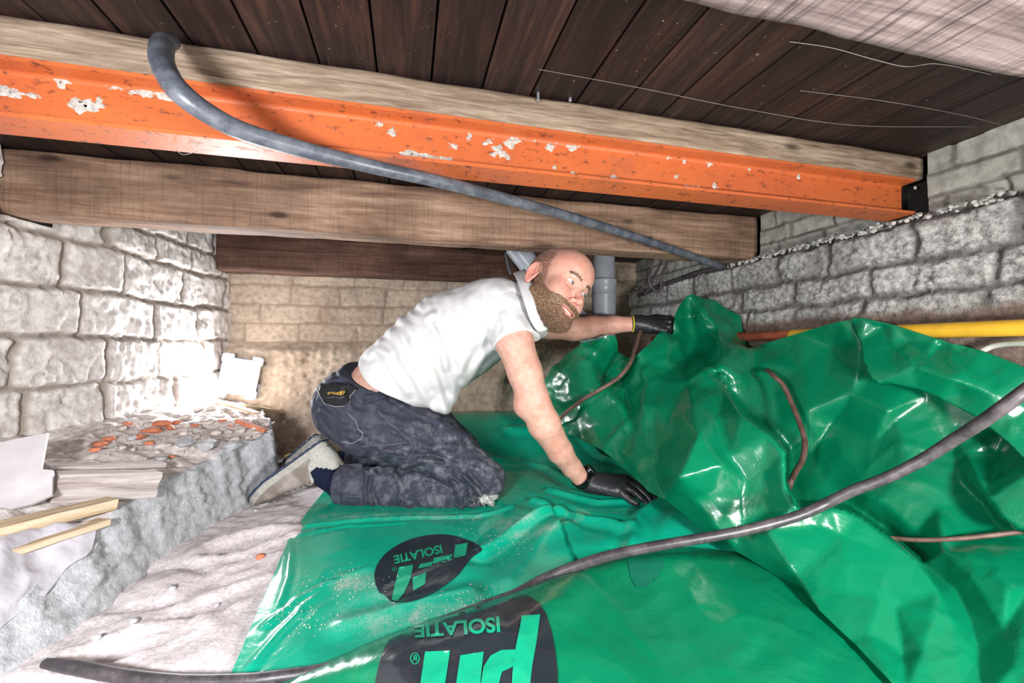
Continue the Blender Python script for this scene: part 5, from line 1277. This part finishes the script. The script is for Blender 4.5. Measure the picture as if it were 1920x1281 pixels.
def text_print(bvh, c, ax, ay, parent, hfun=None):
    V, T = text_polys('ISOLATIE', 1.0, .032); V = V / np.ptp(V[:, 0]); hh = np.ptp(V[:, 1]); V[:, 1] /= hh
    # subdivide long triangles
    bm = bmesh.new(); vs_ = [bm.verts.new((v[0], v[1] * .22, 0)) for v in V]
    for t in T:
        try: bm.faces.new([vs_[i] for i in t])
        except ValueError: pass
    for _ in range(2): bmesh.ops.subdivide_edges(bm, edges=[e for e in bm.edges if e.calc_length() > .03], cuts=1, use_grid_fill=False); bmesh.ops.triangulate(bm, faces=bm.faces)
    bm.verts.index_update(); V = np.array([v.co[:2] for v in bm.verts]); V[:, 1] /= .22; T = [tuple(v.index for v in f.verts) for f in bm.faces]; bm.free()
    k = 1 if hfun is None else hfun(V[:, 0]); W = np.array(c) + V[:, :1] * np.array(ax) + (V[:, 1] * k)[:, None] * np.array(ay)
    return print_on(bvh, W, T, .0024, M['print_green'], 'lettering', parent)
text_print(BVA, (784, 1040), (-90, 21), (3, 16), foilA)
def ring_poly(cx, cy, rx, ry, w_, n_=18): return [(cx + rx * math.cos(t), cy + ry * math.sin(t)) for t in np.linspace(0, 2 * math.pi, n_, endpoint=False)], [(cx + (rx - w_) * math.cos(t), cy + (ry - w_ * .7) * math.sin(t)) for t in np.linspace(0, 2 * math.pi, n_, endpoint=False)]
def reg_mark(bvh, cx, cy, rx, ry, w_, parent):
    a, b = ring_poly(cx, cy, rx, ry, w_); V2, T = cdt_fill(a, 3, [b]); print_on(bvh, V2, T, .0024, M['print_green'], 'registered_mark', parent)
    Vr, Tr = text_polys('R', 1.0); Vr = Vr / np.ptp(Vr[:, 1]) * ry * -1.0; print_on(bvh, Vr + np.array([cx, cy]), Tr, .0024, M['print_green'], 'registered_mark', parent)
reg_mark(BVA, 739.5, 1069, 4.6, 3.8, .9, foilA)
big = [(700, 1300), (704, 1275), (712, 1240), (722, 1212), (731, 1199), (800, 1173), (860, 1151), (920, 1129), (955, 1117), (972, 1114), (992, 1119), (1010, 1131), (1024, 1152), (1035, 1185), (1042, 1225), (1046, 1262), (1046, 1310), (1030, 1370), (720, 1370)]
big_s = [p for p in big]
V2, T = cdt_fill(big_s, 6); print_on(BVF, V2, T, .0012, M['print'], 'printed_oval', frontF)['label'] = 'large black printed mark'
for pl in ([(1013, 1154), (978, 1156), (976, 1172), (967, 1215), (961, 1262), (958, 1320), (990, 1320), (998, 1250), (1006, 1205)], [(967, 1220), (940, 1221), (920, 1231), (907, 1252), (901, 1285), (898, 1320), (932, 1320), (935, 1285), (941, 1262), (962, 1252)],
           [(863, 1231), (907, 1224), (896, 1320), (850, 1320)], [(797, 1224), (844, 1222), (838, 1262), (828, 1320), (784, 1320), (790, 1270)]): poly_print(BVF, pl, frontF, step=6)
V2, T = cdt_fill([(1176, 1052), (1206, 1048), (1244, 1050), (1244, 1066), (1232, 1086), (1208, 1102), (1192, 1102), (1183, 1084)], 5); print_on(BVF, V2, T, .0010, foil_mat('faint_print', (.003, .12, .07), .3, 0, 0), 'faint_mark', frontF)
text_print(BVF, (858, 1178), (-160, 14), (2, 27), frontF, lambda x: 1.0 - .22 * x)
reg_mark(BVF, 778, 1237, 9, 11, 2, frontF)
# ------------------------------------------------------------------ hoses and cables
def cable_mat(name, a, b, rough=.5, spec=.45):
    n = NT(name, rough, spec); v = n.coord(); f = n.noise(v, 35, 5, .65); d = n.noise(v, 170, 3)
    c = n.mix(n.ramp(f, [(.42, (0, 0, 0)), (.68, (1, 1, 1))]), a, b); c = n.mix(n.ramp(d, [(.68, (0, 0, 0)), (.76, (.4,) * 3)]), c, (.26, .23, .22))
    n.color(c); n.bump(f, .25, .0015); n.bump(d, .25, .0006); return n.m
M['hose'] = cable_mat('grey_hose', (.055, .060, .075), (.13, .14, .16), .36)
M['cable'] = cable_mat('dark_cable', (.030, .026, .030), (.085, .070, .074), .42)
M['brown_cable'] = cable_mat('brown_cable', (.10, .055, .042), (.17, .10, .08), .5)
hz = [(322, 77, .585, .0105), (306, 84, .560, .0135), (303, 112, .535, .0140), (318, 148, .52, .0140), (345, 180, .52, .0140), (392, 214, .535, .0130), (455, 246, .56, .0125), (560, 278, .605, .0120), (700, 313, .668, .0112), (850, 347, .765, .0112), (1000, 387, .915, .0115), (1120, 422, 1.08, .0120), (1215, 452, 1.22, .0120), (1290, 478, 1.33, .0125), (1352, 500, 1.41, .0125)]
o = tube('hose', [P(a, b, c) for a, b, c, _ in hz], [r for *_, r in hz], M['hose'], None, 18, 14)
tag(o, 'grey flexible hose hanging in a long curve in front of the orange steel beam', 'hose')
# twisted wire tie on the hose
c = P(1217, 453, 1.222); parts = []
for k in range(5):
    L_ = [c + np.array([math.cos(t) * .0145 + .004 * math.sin(3 * t + k), .004 * math.sin(t * 2 + k), math.sin(t) * .0145]) for t in np.linspace(0, 5.5, 14)]; parts.append(tube_data(L_, .0009, 5, 3))
parts.append(tube_data([c + np.array([0, 0, -.014]), c + np.array([.006, 0, -.022]), c + np.array([.012, .002, -.018])], .0009, 5, 4))
V, F = join_data(parts); o = mesh_obj('wire_tie', V, F, M['cable']); tag(o, 'small rusty wire tie wound round the hanging grey hose', 'wire')
def surf(px, py, d0, lift=.009):
    """a point resting on the foils under this line of sight"""
    best = None
    for b in (BVH_, BVF, BVA):
        h = cast(b, px, py)
        if h[0] is not None and (best is None or h[3] < best[3]): best = h
    if best is None: return P(px, py, d0)
    return np.array(best[0]) * (1 - lift / best[3])
BVH_ = bvh_of(heap)
R_C = .0088
cb = [P(2120, 560, .47), P(2040, 640, .51), P(1960, 706, .55), P(1920, 735, .56), P(1880, 764, .575), P(1840, 792, .60), P(1790, 824, .635), P(1730, 862, .665), P(1665, 895, .69), P(1600, 920, .71)]
for a, b in ((1550, 944), (1500, 966), (1440, 984), (1370, 1000), (1290, 1014), (1210, 1028), (1140, 1043), (1080, 1062), (1020, 1086)): cb.append(P(a, b, min(.74, np.linalg.norm(surf(a, b, .75)) / np.linalg.norm(ray(a, b))) - .012))
cb += [P(960, 1118, .70), fz(900, 1140, -.438), fz(800, 1180, -.448), fz(650, 1246, -.452), fz(510, 1272, -.452), fz(420, 1278, -.455), fz(330, 1278, -.455), fz(230, 1268, -.455), fz(140, 1252, -.455), fz(85, 1244, -.457)]
cb = [P(*q) if isinstance(q, tuple) else q for q in cb]
o = tube('cable', cb, [R_C] * (len(cb) - 1) + [.0065], M['cable'], None, 16, 8)
tag(o, 'thick dark cable crossing the green foil from the right edge to the bottom left', 'cable')
c1 = [P(1203, 615, 1.50), P(1197, 634, 1.46), P(1191, 655, 1.41), P(1183, 678, 1.36), P(1163, 705, 1.34), P(1130, 728, 1.33), P(1095, 748, 1.36), P(1068, 768, 1.39), P(1050, 785, 1.42), P(1030, 806, 1.50)]
tag(tube('cable', c1, .0065, M['brown_cable'], None, 12, 8), 'thin brown cable curving down behind the bent elbow from the raised hand', 'cable')
c2 = [P(1438, 694, 1.20), P(1443, 698, 1.14), P(1452, 706, 1.10), P(1468, 722, 1.08), P(1484, 755, 1.05), P(1500, 795, 1.01), P(1509, 828, .98), P(1505, 862, .95), P(1490, 888, .92), P(1481, 908, .90), P(1478, 925, .98)]
tag(tube('cable', c2, .0062, M['brown_cable'], None, 12, 8), 'thin brown cable hanging across the deep green fold in the middle of the heap', 'cable')
c3 = [fz(1632, 985, -.42), fz(1650, 1004, -.375), fz(1680, 1010, -.372), fz(1740, 1013, -.358), fz(1800, 1010, -.343), fz(1860, 1004, -.330), fz(1940, 994, -.31), fz(2000, 985, -.29)]
tag(tube('cable', [P(*q) for q in c3], .0042, M['brown_cable'], None, 12, 8), 'thin brown cable lying low across the foil at the right edge', 'cable')

# ------------------------------------------------------------------ pipes
def plastic(name, c, rough=.35): 
    n = NT(name, rough, .45); v = n.coord(); f = n.noise(v, 18, 5, .65); n.color(n.mix(n.ramp(f, [(.48, (0, 0, 0)), (.8, (.7,) * 3)]), c, tuple(x * .62 for x in c))); n.bump(n.noise(v, 150, 3), .06, .001); return n.m
M['pvc'] = plastic('grey_pvc', (.30, .325, .37)); M['gas'] = plastic('yellow_pipe', (.66, .38, .03), .42); M['white_cable'] = plastic('pale_cable', (.50, .52, .46))
ygas = [PX(1360, 634, 1.105), PX(1960, 608, 1.105)]
yg = tube('gas_pipe', [(1.105, .99, .036), (1.105, .9, .036), (1.105, .8, .036), (1.105, .35, .036)], .0160, M['gas'], None, 24, 6)
o = tube('rusty_section', [(1.105, 1.70, .036), (1.105, 1.3, .036), (1.105, .985, .036)], .0150, simple('rusty_pipe', (.22, .055, .025), .7), yg, 20, 6); o['label'] = 'rust red far section'
tag(yg, 'yellow gas pipe running along the foot of the rough right wall', 'pipe')
tag(tube('cable', [P(1790, 690, .86), P(1838, 660, .83), P(1880, 646, .80), (1.09, .46, .010), (1.10, .35, .03)], .0055, M['white_cable'], None, 12, 8), 'pale grey cable rising beside the yellow pipe at the right edge', 'cable')
pv = empty('drain_pipe', P(1132, 640, 1.68)); tag(pv, 'grey plastic drain pipe with a slanted branch standing behind his head', 'pipe')
vx, vy, _ = P(1132, 560, 1.68); 
def cyl(name, pts_, rs, m, par, seg=36): V, F = tube_data(pts_, rs, seg, 1, smooth=False); o = mesh_obj(name, V, F, m); e_s = o.modifiers.new('e', 'EDGE_SPLIT'); e_s.split_angle = math.radians(40); set_parent(o, par); return o
cyl('pipe', [(vx, vy, .02), (vx, vy, .43)], [.044, .044], M['pvc'], pv)
cyl('socket', [(vx, vy, -.35), (vx, vy, .205), (vx, vy, .208), (vx, vy, .212), (vx, vy, .216), (vx, vy, .245), (vx, vy, .250), (vx, vy, .272), (vx, vy, .276)], [.0475, .0475, .0490, .0490, .0475, .0475, .0515, .0515, .046], M['pvc'], pv)
bA = np.array([vx, vy, -.02]); bB = P(985, 488, 1.70)
dA_ = (bB - bA); cyl('branch', [bA, bA + dA_ * .70], [.0475, .0475], M['pvc'], pv); cyl('branch', [bA + dA_ * .70, bA + dA_ * .86, bA + dA_ * .865, bA + dA_ * .95], [.0475, .0475, .052, .052], M['pvc'], pv)
bB2 = bA + dA_ * 1.05; cyl('branch', [bA + dA_ * .93, bB2 + np.array([-.03, 0, .04])], [.044, .044], M['pvc'], pv)
for o in pv.children: pass
# black hose along the ledge with hanging wires
tag(tube('black_pipe', [(1.125, 1.86, .262), (1.128, 1.7, .283), (1.13, 1.55, .292), (1.128, 1.42, .300), (1.135, 1.30, .296)], .010, M['cable'], None, 14, 6), 'thin black pipe resting on the wall ledge below the end of the grey hose', 'pipe')
for i, (lab, L_) in enumerate((('dark wire loop dangling behind the ledge next to the drain pipe', [(1242, 470), (1238, 495), (1226, 520), (1221, 536), (1232, 546), (1240, 536), (1240, 518), (1250, 495), (1252, 470)]), ('dark cable bundle dropping behind the far joist end', [(1224, 470), (1222, 500), (1216, 520), (1218, 540), (1208, 552)]))):
    tag(tube('wire', [P(a, b, 1.72) for a, b in L_], .0055, M['cable'], None, 8, 6), lab, 'wire')
tag(tube('wire', [P(948, 474, 1.75), P(952, 495, 1.75), P(958, 515, 1.75)], .006, M['hose'], None, 8, 6), 'grey conduit stub hanging behind his collar below the joist', 'wire')
tag(tube('wire', [P(968, 474, 1.78), P(972, 495, 1.78), P(982, 520, 1.78)], .005, M['cable'], None, 8, 6), 'thin dark wire hanging right behind his neck', 'wire')
# white patch panel boards at the back behind the arm
# threaded bolts on the batten
M['zinc'] = simple('zinc_rod', (.45, .47, .50), .35, .5, .7)
for px, lab in ((1009, 'left one of two short zinc bolts standing up beside the timber batten'), (1069, 'right one of two short zinc bolts standing up beside the timber batten')):
    a = PY(px, 190, .708); b = a.copy(); b[2] += .030
    L_ = []; 
    rs = []; 
    for k in range(31): L_.append(a + (b - a) * k / 30); rs.append(.0026 + (.0004 if k % 2 else 0))
    V, F = tube_data(L_, rs, 10, 1, smooth=False); o = mesh_obj('bolt', V, F, M['zinc']); tag(o, lab, 'bolt', 'bolts beside the timber batten')

# ------------------------------------------------------------------ work lamp
lb = ledge_hit(447, 765)
lc = P(449, 706, 1.70); lamp = empty('work_lamp', lc - np.array([0, 0, .10])); tag(lamp, 'square LED work lamp shining on the ledge in the far left corner', 'lamp')
# the lamp leans a little; its face looks towards the room
nrm = np.array([.22, -.96, .06]); nrm /= np.linalg.norm(nrm); sdx = np.cross((0, 0, 1.0), nrm); sdx /= np.linalg.norm(sdx); upx = np.cross(nrm, sdx)
a_ = math.radians(-10); sd2 = sdx * math.cos(a_) + upx * math.sin(a_); up2 = -sdx * math.sin(a_) + upx * math.cos(a_)
RL = np.stack([sd2, -nrm, up2], 1)
if (P(480, 706, 1.7) - lc) @ RL[:, 0] < 0: RL[:, 0] *= -1; RL[:, 1] *= 1
n = NT('lamp_housing', .45, .4); n.color((.42, .43, .48)); M['lampcase'] = n.m
n = NT('lamp_bumper', .5, .4); n.color((.62, .63, .68)); M['bumper'] = n.m
n = NT('led_panel', .3, .3); n.color((1, 1, 1)); n.b.inputs['Emission Color'].default_value = (.93, .96, 1, 1); n.b.inputs['Emission Strength'].default_value = 45; M['led'] = n.m
def lpt(q): return lc + np.asarray(q) @ RL.T
def lbox(name, c, s, m, bev=.004): V, F = box_data(c, s, None, bev); o = mesh_obj(name, lpt(V), F, m, smooth=False); set_parent(o, lamp); return o
lbox('housing', (0, .022, 0), (.125, .036, .150), M['lampcase'], .006)
lbox('led_panel', (0, .0015, 0), (.098, .003, .118), M['led'], .0008)
for sx in (-1, 1):
    for sz in (-1, 1):
        lbox('corner_bumper', (sx * .064, .014, sz * .070), (.020, .040, .034), M['bumper'], .005); lbox('corner_bumper', (sx * .050, .014, sz * .082), (.034, .040, .016), M['bumper'], .005)
for sx in (-1, 1): lbox('frame_bar', (sx * .064, .004, 0), (.010, .014, .12), M['bumper'], .003)
V, F = tube_data([lpt((-.07, .03, -.02)), lpt((-.078, .05, -.085)), lpt((-.07, .07, -.096)), lpt((.07, .07, -.096)), lpt((.078, .05, -.085)), lpt((.07, .03, -.02))], .006, 10, 8); o = mesh_obj('stand', V, F, M['lampcase']); set_parent(o, lamp)
l = bpy.data.lights.new('led_light', 'AREA'); l.shape = 'RECTANGLE'; l.size = .098; l.size_y = .118; l.energy = LED_W; l.color = (.93, .96, 1.0)
lo_ = bpy.data.objects.new('led_light', l); C.objects.link(lo_); lo_.location = lpt((0, -.004, 0)); lo_.rotation_euler = Vector(nrm).to_track_quat('-Z', 'Y').to_euler(); set_parent(lo_, lamp)

# ------------------------------------------------------------------ debris on the ledge
M['old_plank'] = wood_mat('grey_plank', (.20, .155, .14), (.42, .36, .34), (.62, .56, .54), 1.6, 'X', .85, 0, .15, 0, .2, False)
M['new_plank'] = wood_mat('pale_plank', (.34, .22, .12), (.58, .45, .30), (.74, .62, .46), 1.4, 'X', .8, 0, .1, 0, .25, False)
M['red_brick'] = simple('red_brick', (.58, .20, .11), .9, .2, 0, (60, .6, .003)); M['pale_rock'] = simple('pale_rock', (.62, .55, .50), .95, .2, 0, (70, .8, .003)); M['concrete_rock'] = simple('concrete_rock', (.52, .52, .54), .95, .2, 0, (50, .8, .004)); M['grey_rock'] = simple('grey_rock', (.50, .49, .50), .95, .2, 0, (70, .8, .003))
def plank(name, a, b, w_, t_, m, lab, cat, updir=(0, 0, 1), jag=.003):
    a = np.asarray(a, float); b = np.asarray(b, float); ax = b - a; L_ = np.linalg.norm(ax); ax /= L_; u = np.asarray(updir, float); u = u - ax * (u @ ax); u /= np.linalg.norm(u); s = np.cross(u, ax)
    V, F = box_data((0, 0, 0), (L_, w_, t_), None, .0012); bm = bmesh.new(); vs_ = [bm.verts.new(v) for v in V]
    for f in F: bm.faces.new([vs_[i] for i in f])
    bmesh.ops.subdivide_edges(bm, edges=[e for e in bm.edges if e.calc_length() > .02], cuts=6, use_grid_fill=True); bm.verts.index_update()
    V = np.array([v.co[:] for v in bm.verts]); F = [tuple(v.index for v in f.verts) for f in bm.faces]; bm.free()
    V = V + jag * .5 * np.stack([fbm(V * 3, 20, 2, off=L_ * 50) * (np.abs(V[:, 0]) > L_ * .45) * 2, fbm(V * [1, 8, 8], 8, 2, off=L_ * 70), fbm(V * [1, 8, 8], 8, 2, off=L_ * 90)], 1)
    o = mesh_obj(name, V, F, m, smooth=False); c = (a + b) / 2; R = Matrix(np.stack([ax, s, u], 1).tolist()).to_4x4(); R.translation = Vector(c); o.matrix_world = R
    return tag(o, lab, cat)
def lp(px, py, up=.0): q = ledge_hit(px, py); q = q.copy(); q[2] += up; return q
# block with sawn grain
q0 = lp(98, 936, .024); q1 = lp(292, 926, .024)
plank('wood_block', q0, q1, .050, .054, M['old_plank'], 'thick short grey wooden block lying across the ledge on the left', 'wood')
pa = lp(-40, 1018, .012); pb = lp(208, 952, .010)
plank('wood_plank', pa, pb, .045, .020, M['new_plank'], 'pale yellowish plank below the grey wooden block at the left edge', 'plank')
pa = lp(-40, 1062, .008); pb = lp(196, 984, .006)
plank('wood_plank', pa, pb, .034, .012, M['new_plank'], 'thin pale board lowest on the left, beneath the yellowish plank', 'plank')
pa = lp(85, 880, .006); pb = lp(300, 872, .006)
plank('wood_plank', pa, pb, .085, .010, M['old_plank'], 'flat grey weathered board on the ledge behind the wooden block', 'plank')
pa = lp(470, 782, .014); pb = lp(528, 790, .018)
plank('wood_plank', lp(392, 756, .018), lp(482, 784, .016), .020, .009, M['new_plank'], 'narrow pale lath lying in front of the work lamp', 'plank')
plank('wood_plank', lp(455, 772, .020), lp(528, 782, .020), .030, .012, M['new_plank'], 'broken pale lath end jutting over the ledge below the work lamp', 'plank')
plank('brick_shard', lp(444, 796, .012), lp(498, 815, .012), .020, .012, M['red_brick'], 'long reddish tile shard at the broken end of the ledge', 'shard')
# white board leaning at the left edge
n = NT('white_board', .55, .3); f = n.noise(n.coord(), 8, 5, .6); n.color(n.ramp(f, [(.35, (.40, .37, .37)), (.65, (.56, .53, .54))])); n.bump(f, .1, .003); M['white'] = n.m
bd = [(-60, 845, .80), (92, 814, .87), (80, 882, .80), (102, 884, .795), (101, 930, .775), (60, 948, .765), (-60, 975, .735)]
V2, T = cdt_fill([q[:2] for q in bd], 10)
A_ = np.array([[q[0], q[1], 1] for q in bd]); co, *_ = np.linalg.lstsq(A_, np.array([1 / q[2] for q in bd]), rcond=None)
V = [P(x, y, 1 / (co @ [x, y, 1])) for x, y in V2]; o = mesh_obj('white_board', V, T, M['white'], smooth=False); s_ = o.modifiers.new('s', 'SOLIDIFY'); s_.thickness = .005; s_.offset = -1
tag(o, 'cracked white board leaning against the foot of the stone wall', 'board')
ck = [[(76, 862), (60, 895), (38, 928), (30, 945), (12, 950)], [(90, 880), (78, 905), (76, 925)]]
parts = [tube_data([P(x, y, 1 / (co @ [x, y, 1])) * .9985 for x, y in L_], .0006, 5, 4) for L_ in ck]
V, F = join_data(parts); mesh_obj('crack', V, F, M['cable'], o)
# crumpled white bag at the lower left
bagv = [[lp(x, y, h) for x, y, h in r] for r in (
    [(-60, 1045, .010), (0, 1030, .014), (60, 1012, .016), (120, 1000, .016), (172, 994, .012)], [(-60, 1085, .030), (0, 1060, .034), (60, 1038, .034), (120, 1022, .030), (180, 1010, .010)],
    [(-60, 1120, .034), (0, 1092, .028), (60, 1072, .018), (115, 1058, .018), (165, 1048, .006)], [(-60, 1165, .028), (0, 1140, .020), (40, 1115, .008), (80, 1092, .006), (120, 1075, .002)], [(-60, 1220, .012), (-10, 1190, .004), (20, 1165, .000), (50, 1140, -.004), (80, 1120, -.004)])]
G = np.array(bagv); 
def up_grid(G, n1=9):
    A = np.array([catmull(list(r), n1) for r in G]); B = np.array([catmull(list(A[:, j_]), n1) for j_ in range(A.shape[1])]).transpose(1, 0, 2); return B
B_ = up_grid(G, 10); nv_, nu_ = B_.shape[:2]; q = B_.reshape(-1, 3); q[:, 2] += .006 * fbm(q, 16, 3) + .006 * (1 - np.abs(fbm(q, 10, 1))) ** 3
n = NT('white_plastic_bag', .4, .4); n.color((.54, .51, .55)); n.bump(n.noise(n.coord(), 25, 4), .4, .008); M['bag'] = n.m
o = np_mesh('plastic_bag', q, grid_faces(nv_, nu_), M['bag']); tag(o, 'crumpled white plastic bag on the ledge at the lower left', 'bag')

# rubble, every lump a thing of its own
def lump(name, px, py, r, mat, lab, cat, grp, seed, squash=(1, .8, .6), on=None, up=.3, sub=2):
    if on is None:
        c = lp(px, py) if on is None else on
    else: c = np.array(on)
    c = c + np.array([0, 0, r * up]); V, F = rock_data((0, 0, 0), r, seed, squash, RNG.uniform(0, 360), sub)
    o = mesh_obj(name, V, F, mat, smooth=False); o.location = tuple(c); return tag(o, lab, cat, grp)
reds = [(188, 836, .016), (205, 826, .014), (262, 822, .016), (285, 812, .018), (300, 800, .020), (320, 805, .014), (322, 858, .008), (240, 797, .011), (282, 833, .010), (418, 790, .010), (432, 800, .008), (330, 795, .012), (178, 846, .010), (366, 800, .009)]
red_l = ['bulky one farthest left on the ledge beside the white board', 'lying against the bulky leftmost fragment on the ledge', 'left end of the row behind the grey clods', 'lying in the middle of the row behind the grey clods', 'biggest one, at the centre of the rubble', 'right beside the biggest centre fragment', 'small chip close above the end of the wooden block', 'small one farthest back at the foot of the left wall', 'small one in front of the row of larger red pieces', 'small one at the left tip of the long tile shard', 'chip touching the long tile shard', 'at the back behind the biggest centre fragment', 'tiny chip at the very left next to the white board', 'chip midway between the centre and the lamp']
for i, (a, b, r) in enumerate(reds): lump('brick_fragment', a, b, r * 1.15, M['red_brick'], 'red brick fragment, ' + red_l[i], 'brick fragment', 'red brick fragments on the ledge', i + 1, (1.25, .85, .5))
pale = [(299, 842, .013), (312, 838, .010), (296, 850, .010), (392, 795, .013), (405, 815, .012), (430, 812, .013), (452, 812, .014), (465, 822, .011), (440, 826, .010), (480, 806, .011), (500, 800, .010), (512, 796, .010), (350, 785, .012), (372, 772, .013), (398, 768, .014), (420, 772, .012), (350, 800, .009), (260, 800, .010), (230, 806, .009), (410, 756, .012), (385, 748, .012), (505, 782, .010),
        (448, 790, .010), (470, 794, .009), (345, 815, .009), (330, 826, .008), (370, 822, .009), (250, 845, .009), (228, 842, .008), (360, 842, .007), (385, 836, .008), (340, 850, .007), (485, 818, .008), (300, 868, .006), (270, 862, .006)]
def pale_l(a, b):
    if a > 425: return 'pale mortar lump near the long tile shard at the broken ledge end', 'rubble', 'mortar lumps at the ledge end'
    if b < 790: return 'pale mortar lump right below the work lamp', 'rubble', 'mortar lumps below the work lamp'
    if a > 335: return 'pale mortar lump around the largest grey clod', 'rubble', 'mortar lumps around the grey clod'
    return 'pale mortar lump between the red fragments and the wooden block', 'rubble', 'mortar lumps by the wooden block'
for i, (a, b, r) in enumerate(pale): lump('rubble_stone', a, b, r * 1.3, M['pale_rock'], *pale_l(a, b), i + 31)
for i, (a, b, r, lab) in enumerate(((388, 838, .034, 'largest grey concrete clod on the ledge, nearest the lamp side'), (345, 832, .026, 'broad grey concrete clod in the middle of the ledge rubble'), (300, 862, .017, 'small grey concrete clod just above the wooden block end'), (432, 838, .024, 'grey concrete clod right at the upper corner of the ledge'), (250, 822, .016, 'flat grey concrete clod behind the red brick fragments'))):
    lump('concrete_clod', a, b, r, M['concrete_rock'], lab, 'concrete clod', None, 500 + i, (1.35, .9, .55), None, .1, 3)
for k in range(150):
    t = RNG.random(); a = 170 + 350 * t + RNG.normal() * 15; b = 835 - 55 * t + RNG.normal() * 14
    if b > 745 and a < 515: lump('pebble', a, b, RNG.uniform(.002, .005), M['pale_rock'] if k % 3 else M['grey_rock'], 'tiny pale stone chip strewn over the ledge', 'stone chip', 'small stone chips on the ledge', k + 77, (1, .9, .7), None, .3, 1)
gnd = [(452, 938, .014, 'pale'), (497, 942, .015, 'pale'), (520, 852, .010, 'pale'), (440, 925, .009, 'grey'), (470, 915, .008, 'grey'), (425, 950, .008, 'grey'), (480, 955, .007, 'grey'), (488, 1045, .010, 'red'), (325, 1105, .009, 'grey'), (300, 1040, .006, 'grey'), (408, 1120, .007, 'grey'), (250, 1165, .008, 'grey'), (350, 1000, .006, 'grey'), (380, 1072, .005, 'grey'), (180, 1200, .008, 'grey')]
for i, (a, b, r, k) in enumerate(gnd):
    g0 = PZ(a, b, Z_SAND + .004); g0[2] = floor_z(g0[0], g0[1])
    if k == 'red': lump('brick_fragment', a, b, r, M['red_brick'], 'single red brick chip on the sand next to the foil edge', 'brick fragment', None, 300, (1, .9, .7), g0)
    elif k == 'pale': lump('rubble_stone', a, b, r, M['grey_rock'], 'larger pale stone lying on the sand around the shoe toe', 'stone', 'larger stones by the shoe', 310 + i, (1.3, .9, .6), g0)
    else: lump('pebble', a, b, r, M['grey_rock'], 'small grey stone lying on the bare sand', 'stone', 'small stones on the sand', 330 + i, (1, .9, .7), g0)
for i, (a, b, r, z, lab) in enumerate(((556, 838, .030, -.44, 'yellowish foam chunk behind the shoes at the foot of the back wall'), (540, 856, .020, -.45, 'smaller yellowish foam chunk in front of the bigger one'))):
    lump('foam_chunk', a, b, r, simple('foam', (.50, .42, .16), .9, .2, 0, (60, .5, .003)), lab, 'foam chunk', None, 700 + i, (1.3, .9, .6), PZ(a, b, z), .2)
# cobwebs under the boards and crumbs on the foil
M['web'] = simple('cobweb', (.25, .23, .21), .9)
def web(name, L_, lab, r=.00035, d=None):
    o = tube(name, [PZ(a, b, z) for a, b, z in L_], r, M['web'], None, 5, 8); tag(o, lab, 'cobweb')
web('cobweb', [(1480, 78, .445), (1560, 90, .44), (1640, 112, .43), (1700, 125, .425), (1760, 120, .44), (1860, 140, .452)], 'slack grey cobweb strand under the boards at the top right', .0005)
web('cobweb', [(1010, 130, .452), (1200, 165, .44), (1400, 205, .425), (1600, 235, .43), (1830, 238, .452)], 'long fine cobweb thread stretched across the dark boards')
web('cobweb', [(1500, 170, .45), (1660, 190, .44), (1800, 215, .44), (1880, 235, .452)], 'short cobweb thread beside the right wall')
web('cobweb', [(330, 282, .31), (345, 290, .30), (372, 283, .30)], 'bit of cobweb below the orange beam', .0005)
parts = []
for k in range(420):
    t = RNG.integers(0, 5); c = [(650, 1095), (560, 1160), (880, 1130), (800, 1165), (930, 1010)][t]; a = c[0] + RNG.normal() * 40; b = c[1] + RNG.normal() * 16
    h = cast(BVA, a, b)
    if h[0] is None: continue
    f_ = cast(BVF, a, b)
    if f_[0] is not None and f_[3] < h[3]: continue
    parts.append(rock_data(np.array(h[0]) + np.array([0, 0, .0008]), RNG.uniform(.0006, .0016), k, (1, 1, .7), 0, 1))
V, F = join_data(parts); tag(mesh_obj('sand_grains', V, F, M['pale_rock'], smooth=False), 'sand grains scattered over the flat green foil near the printed oval', 'sand grains', kind='stuff')
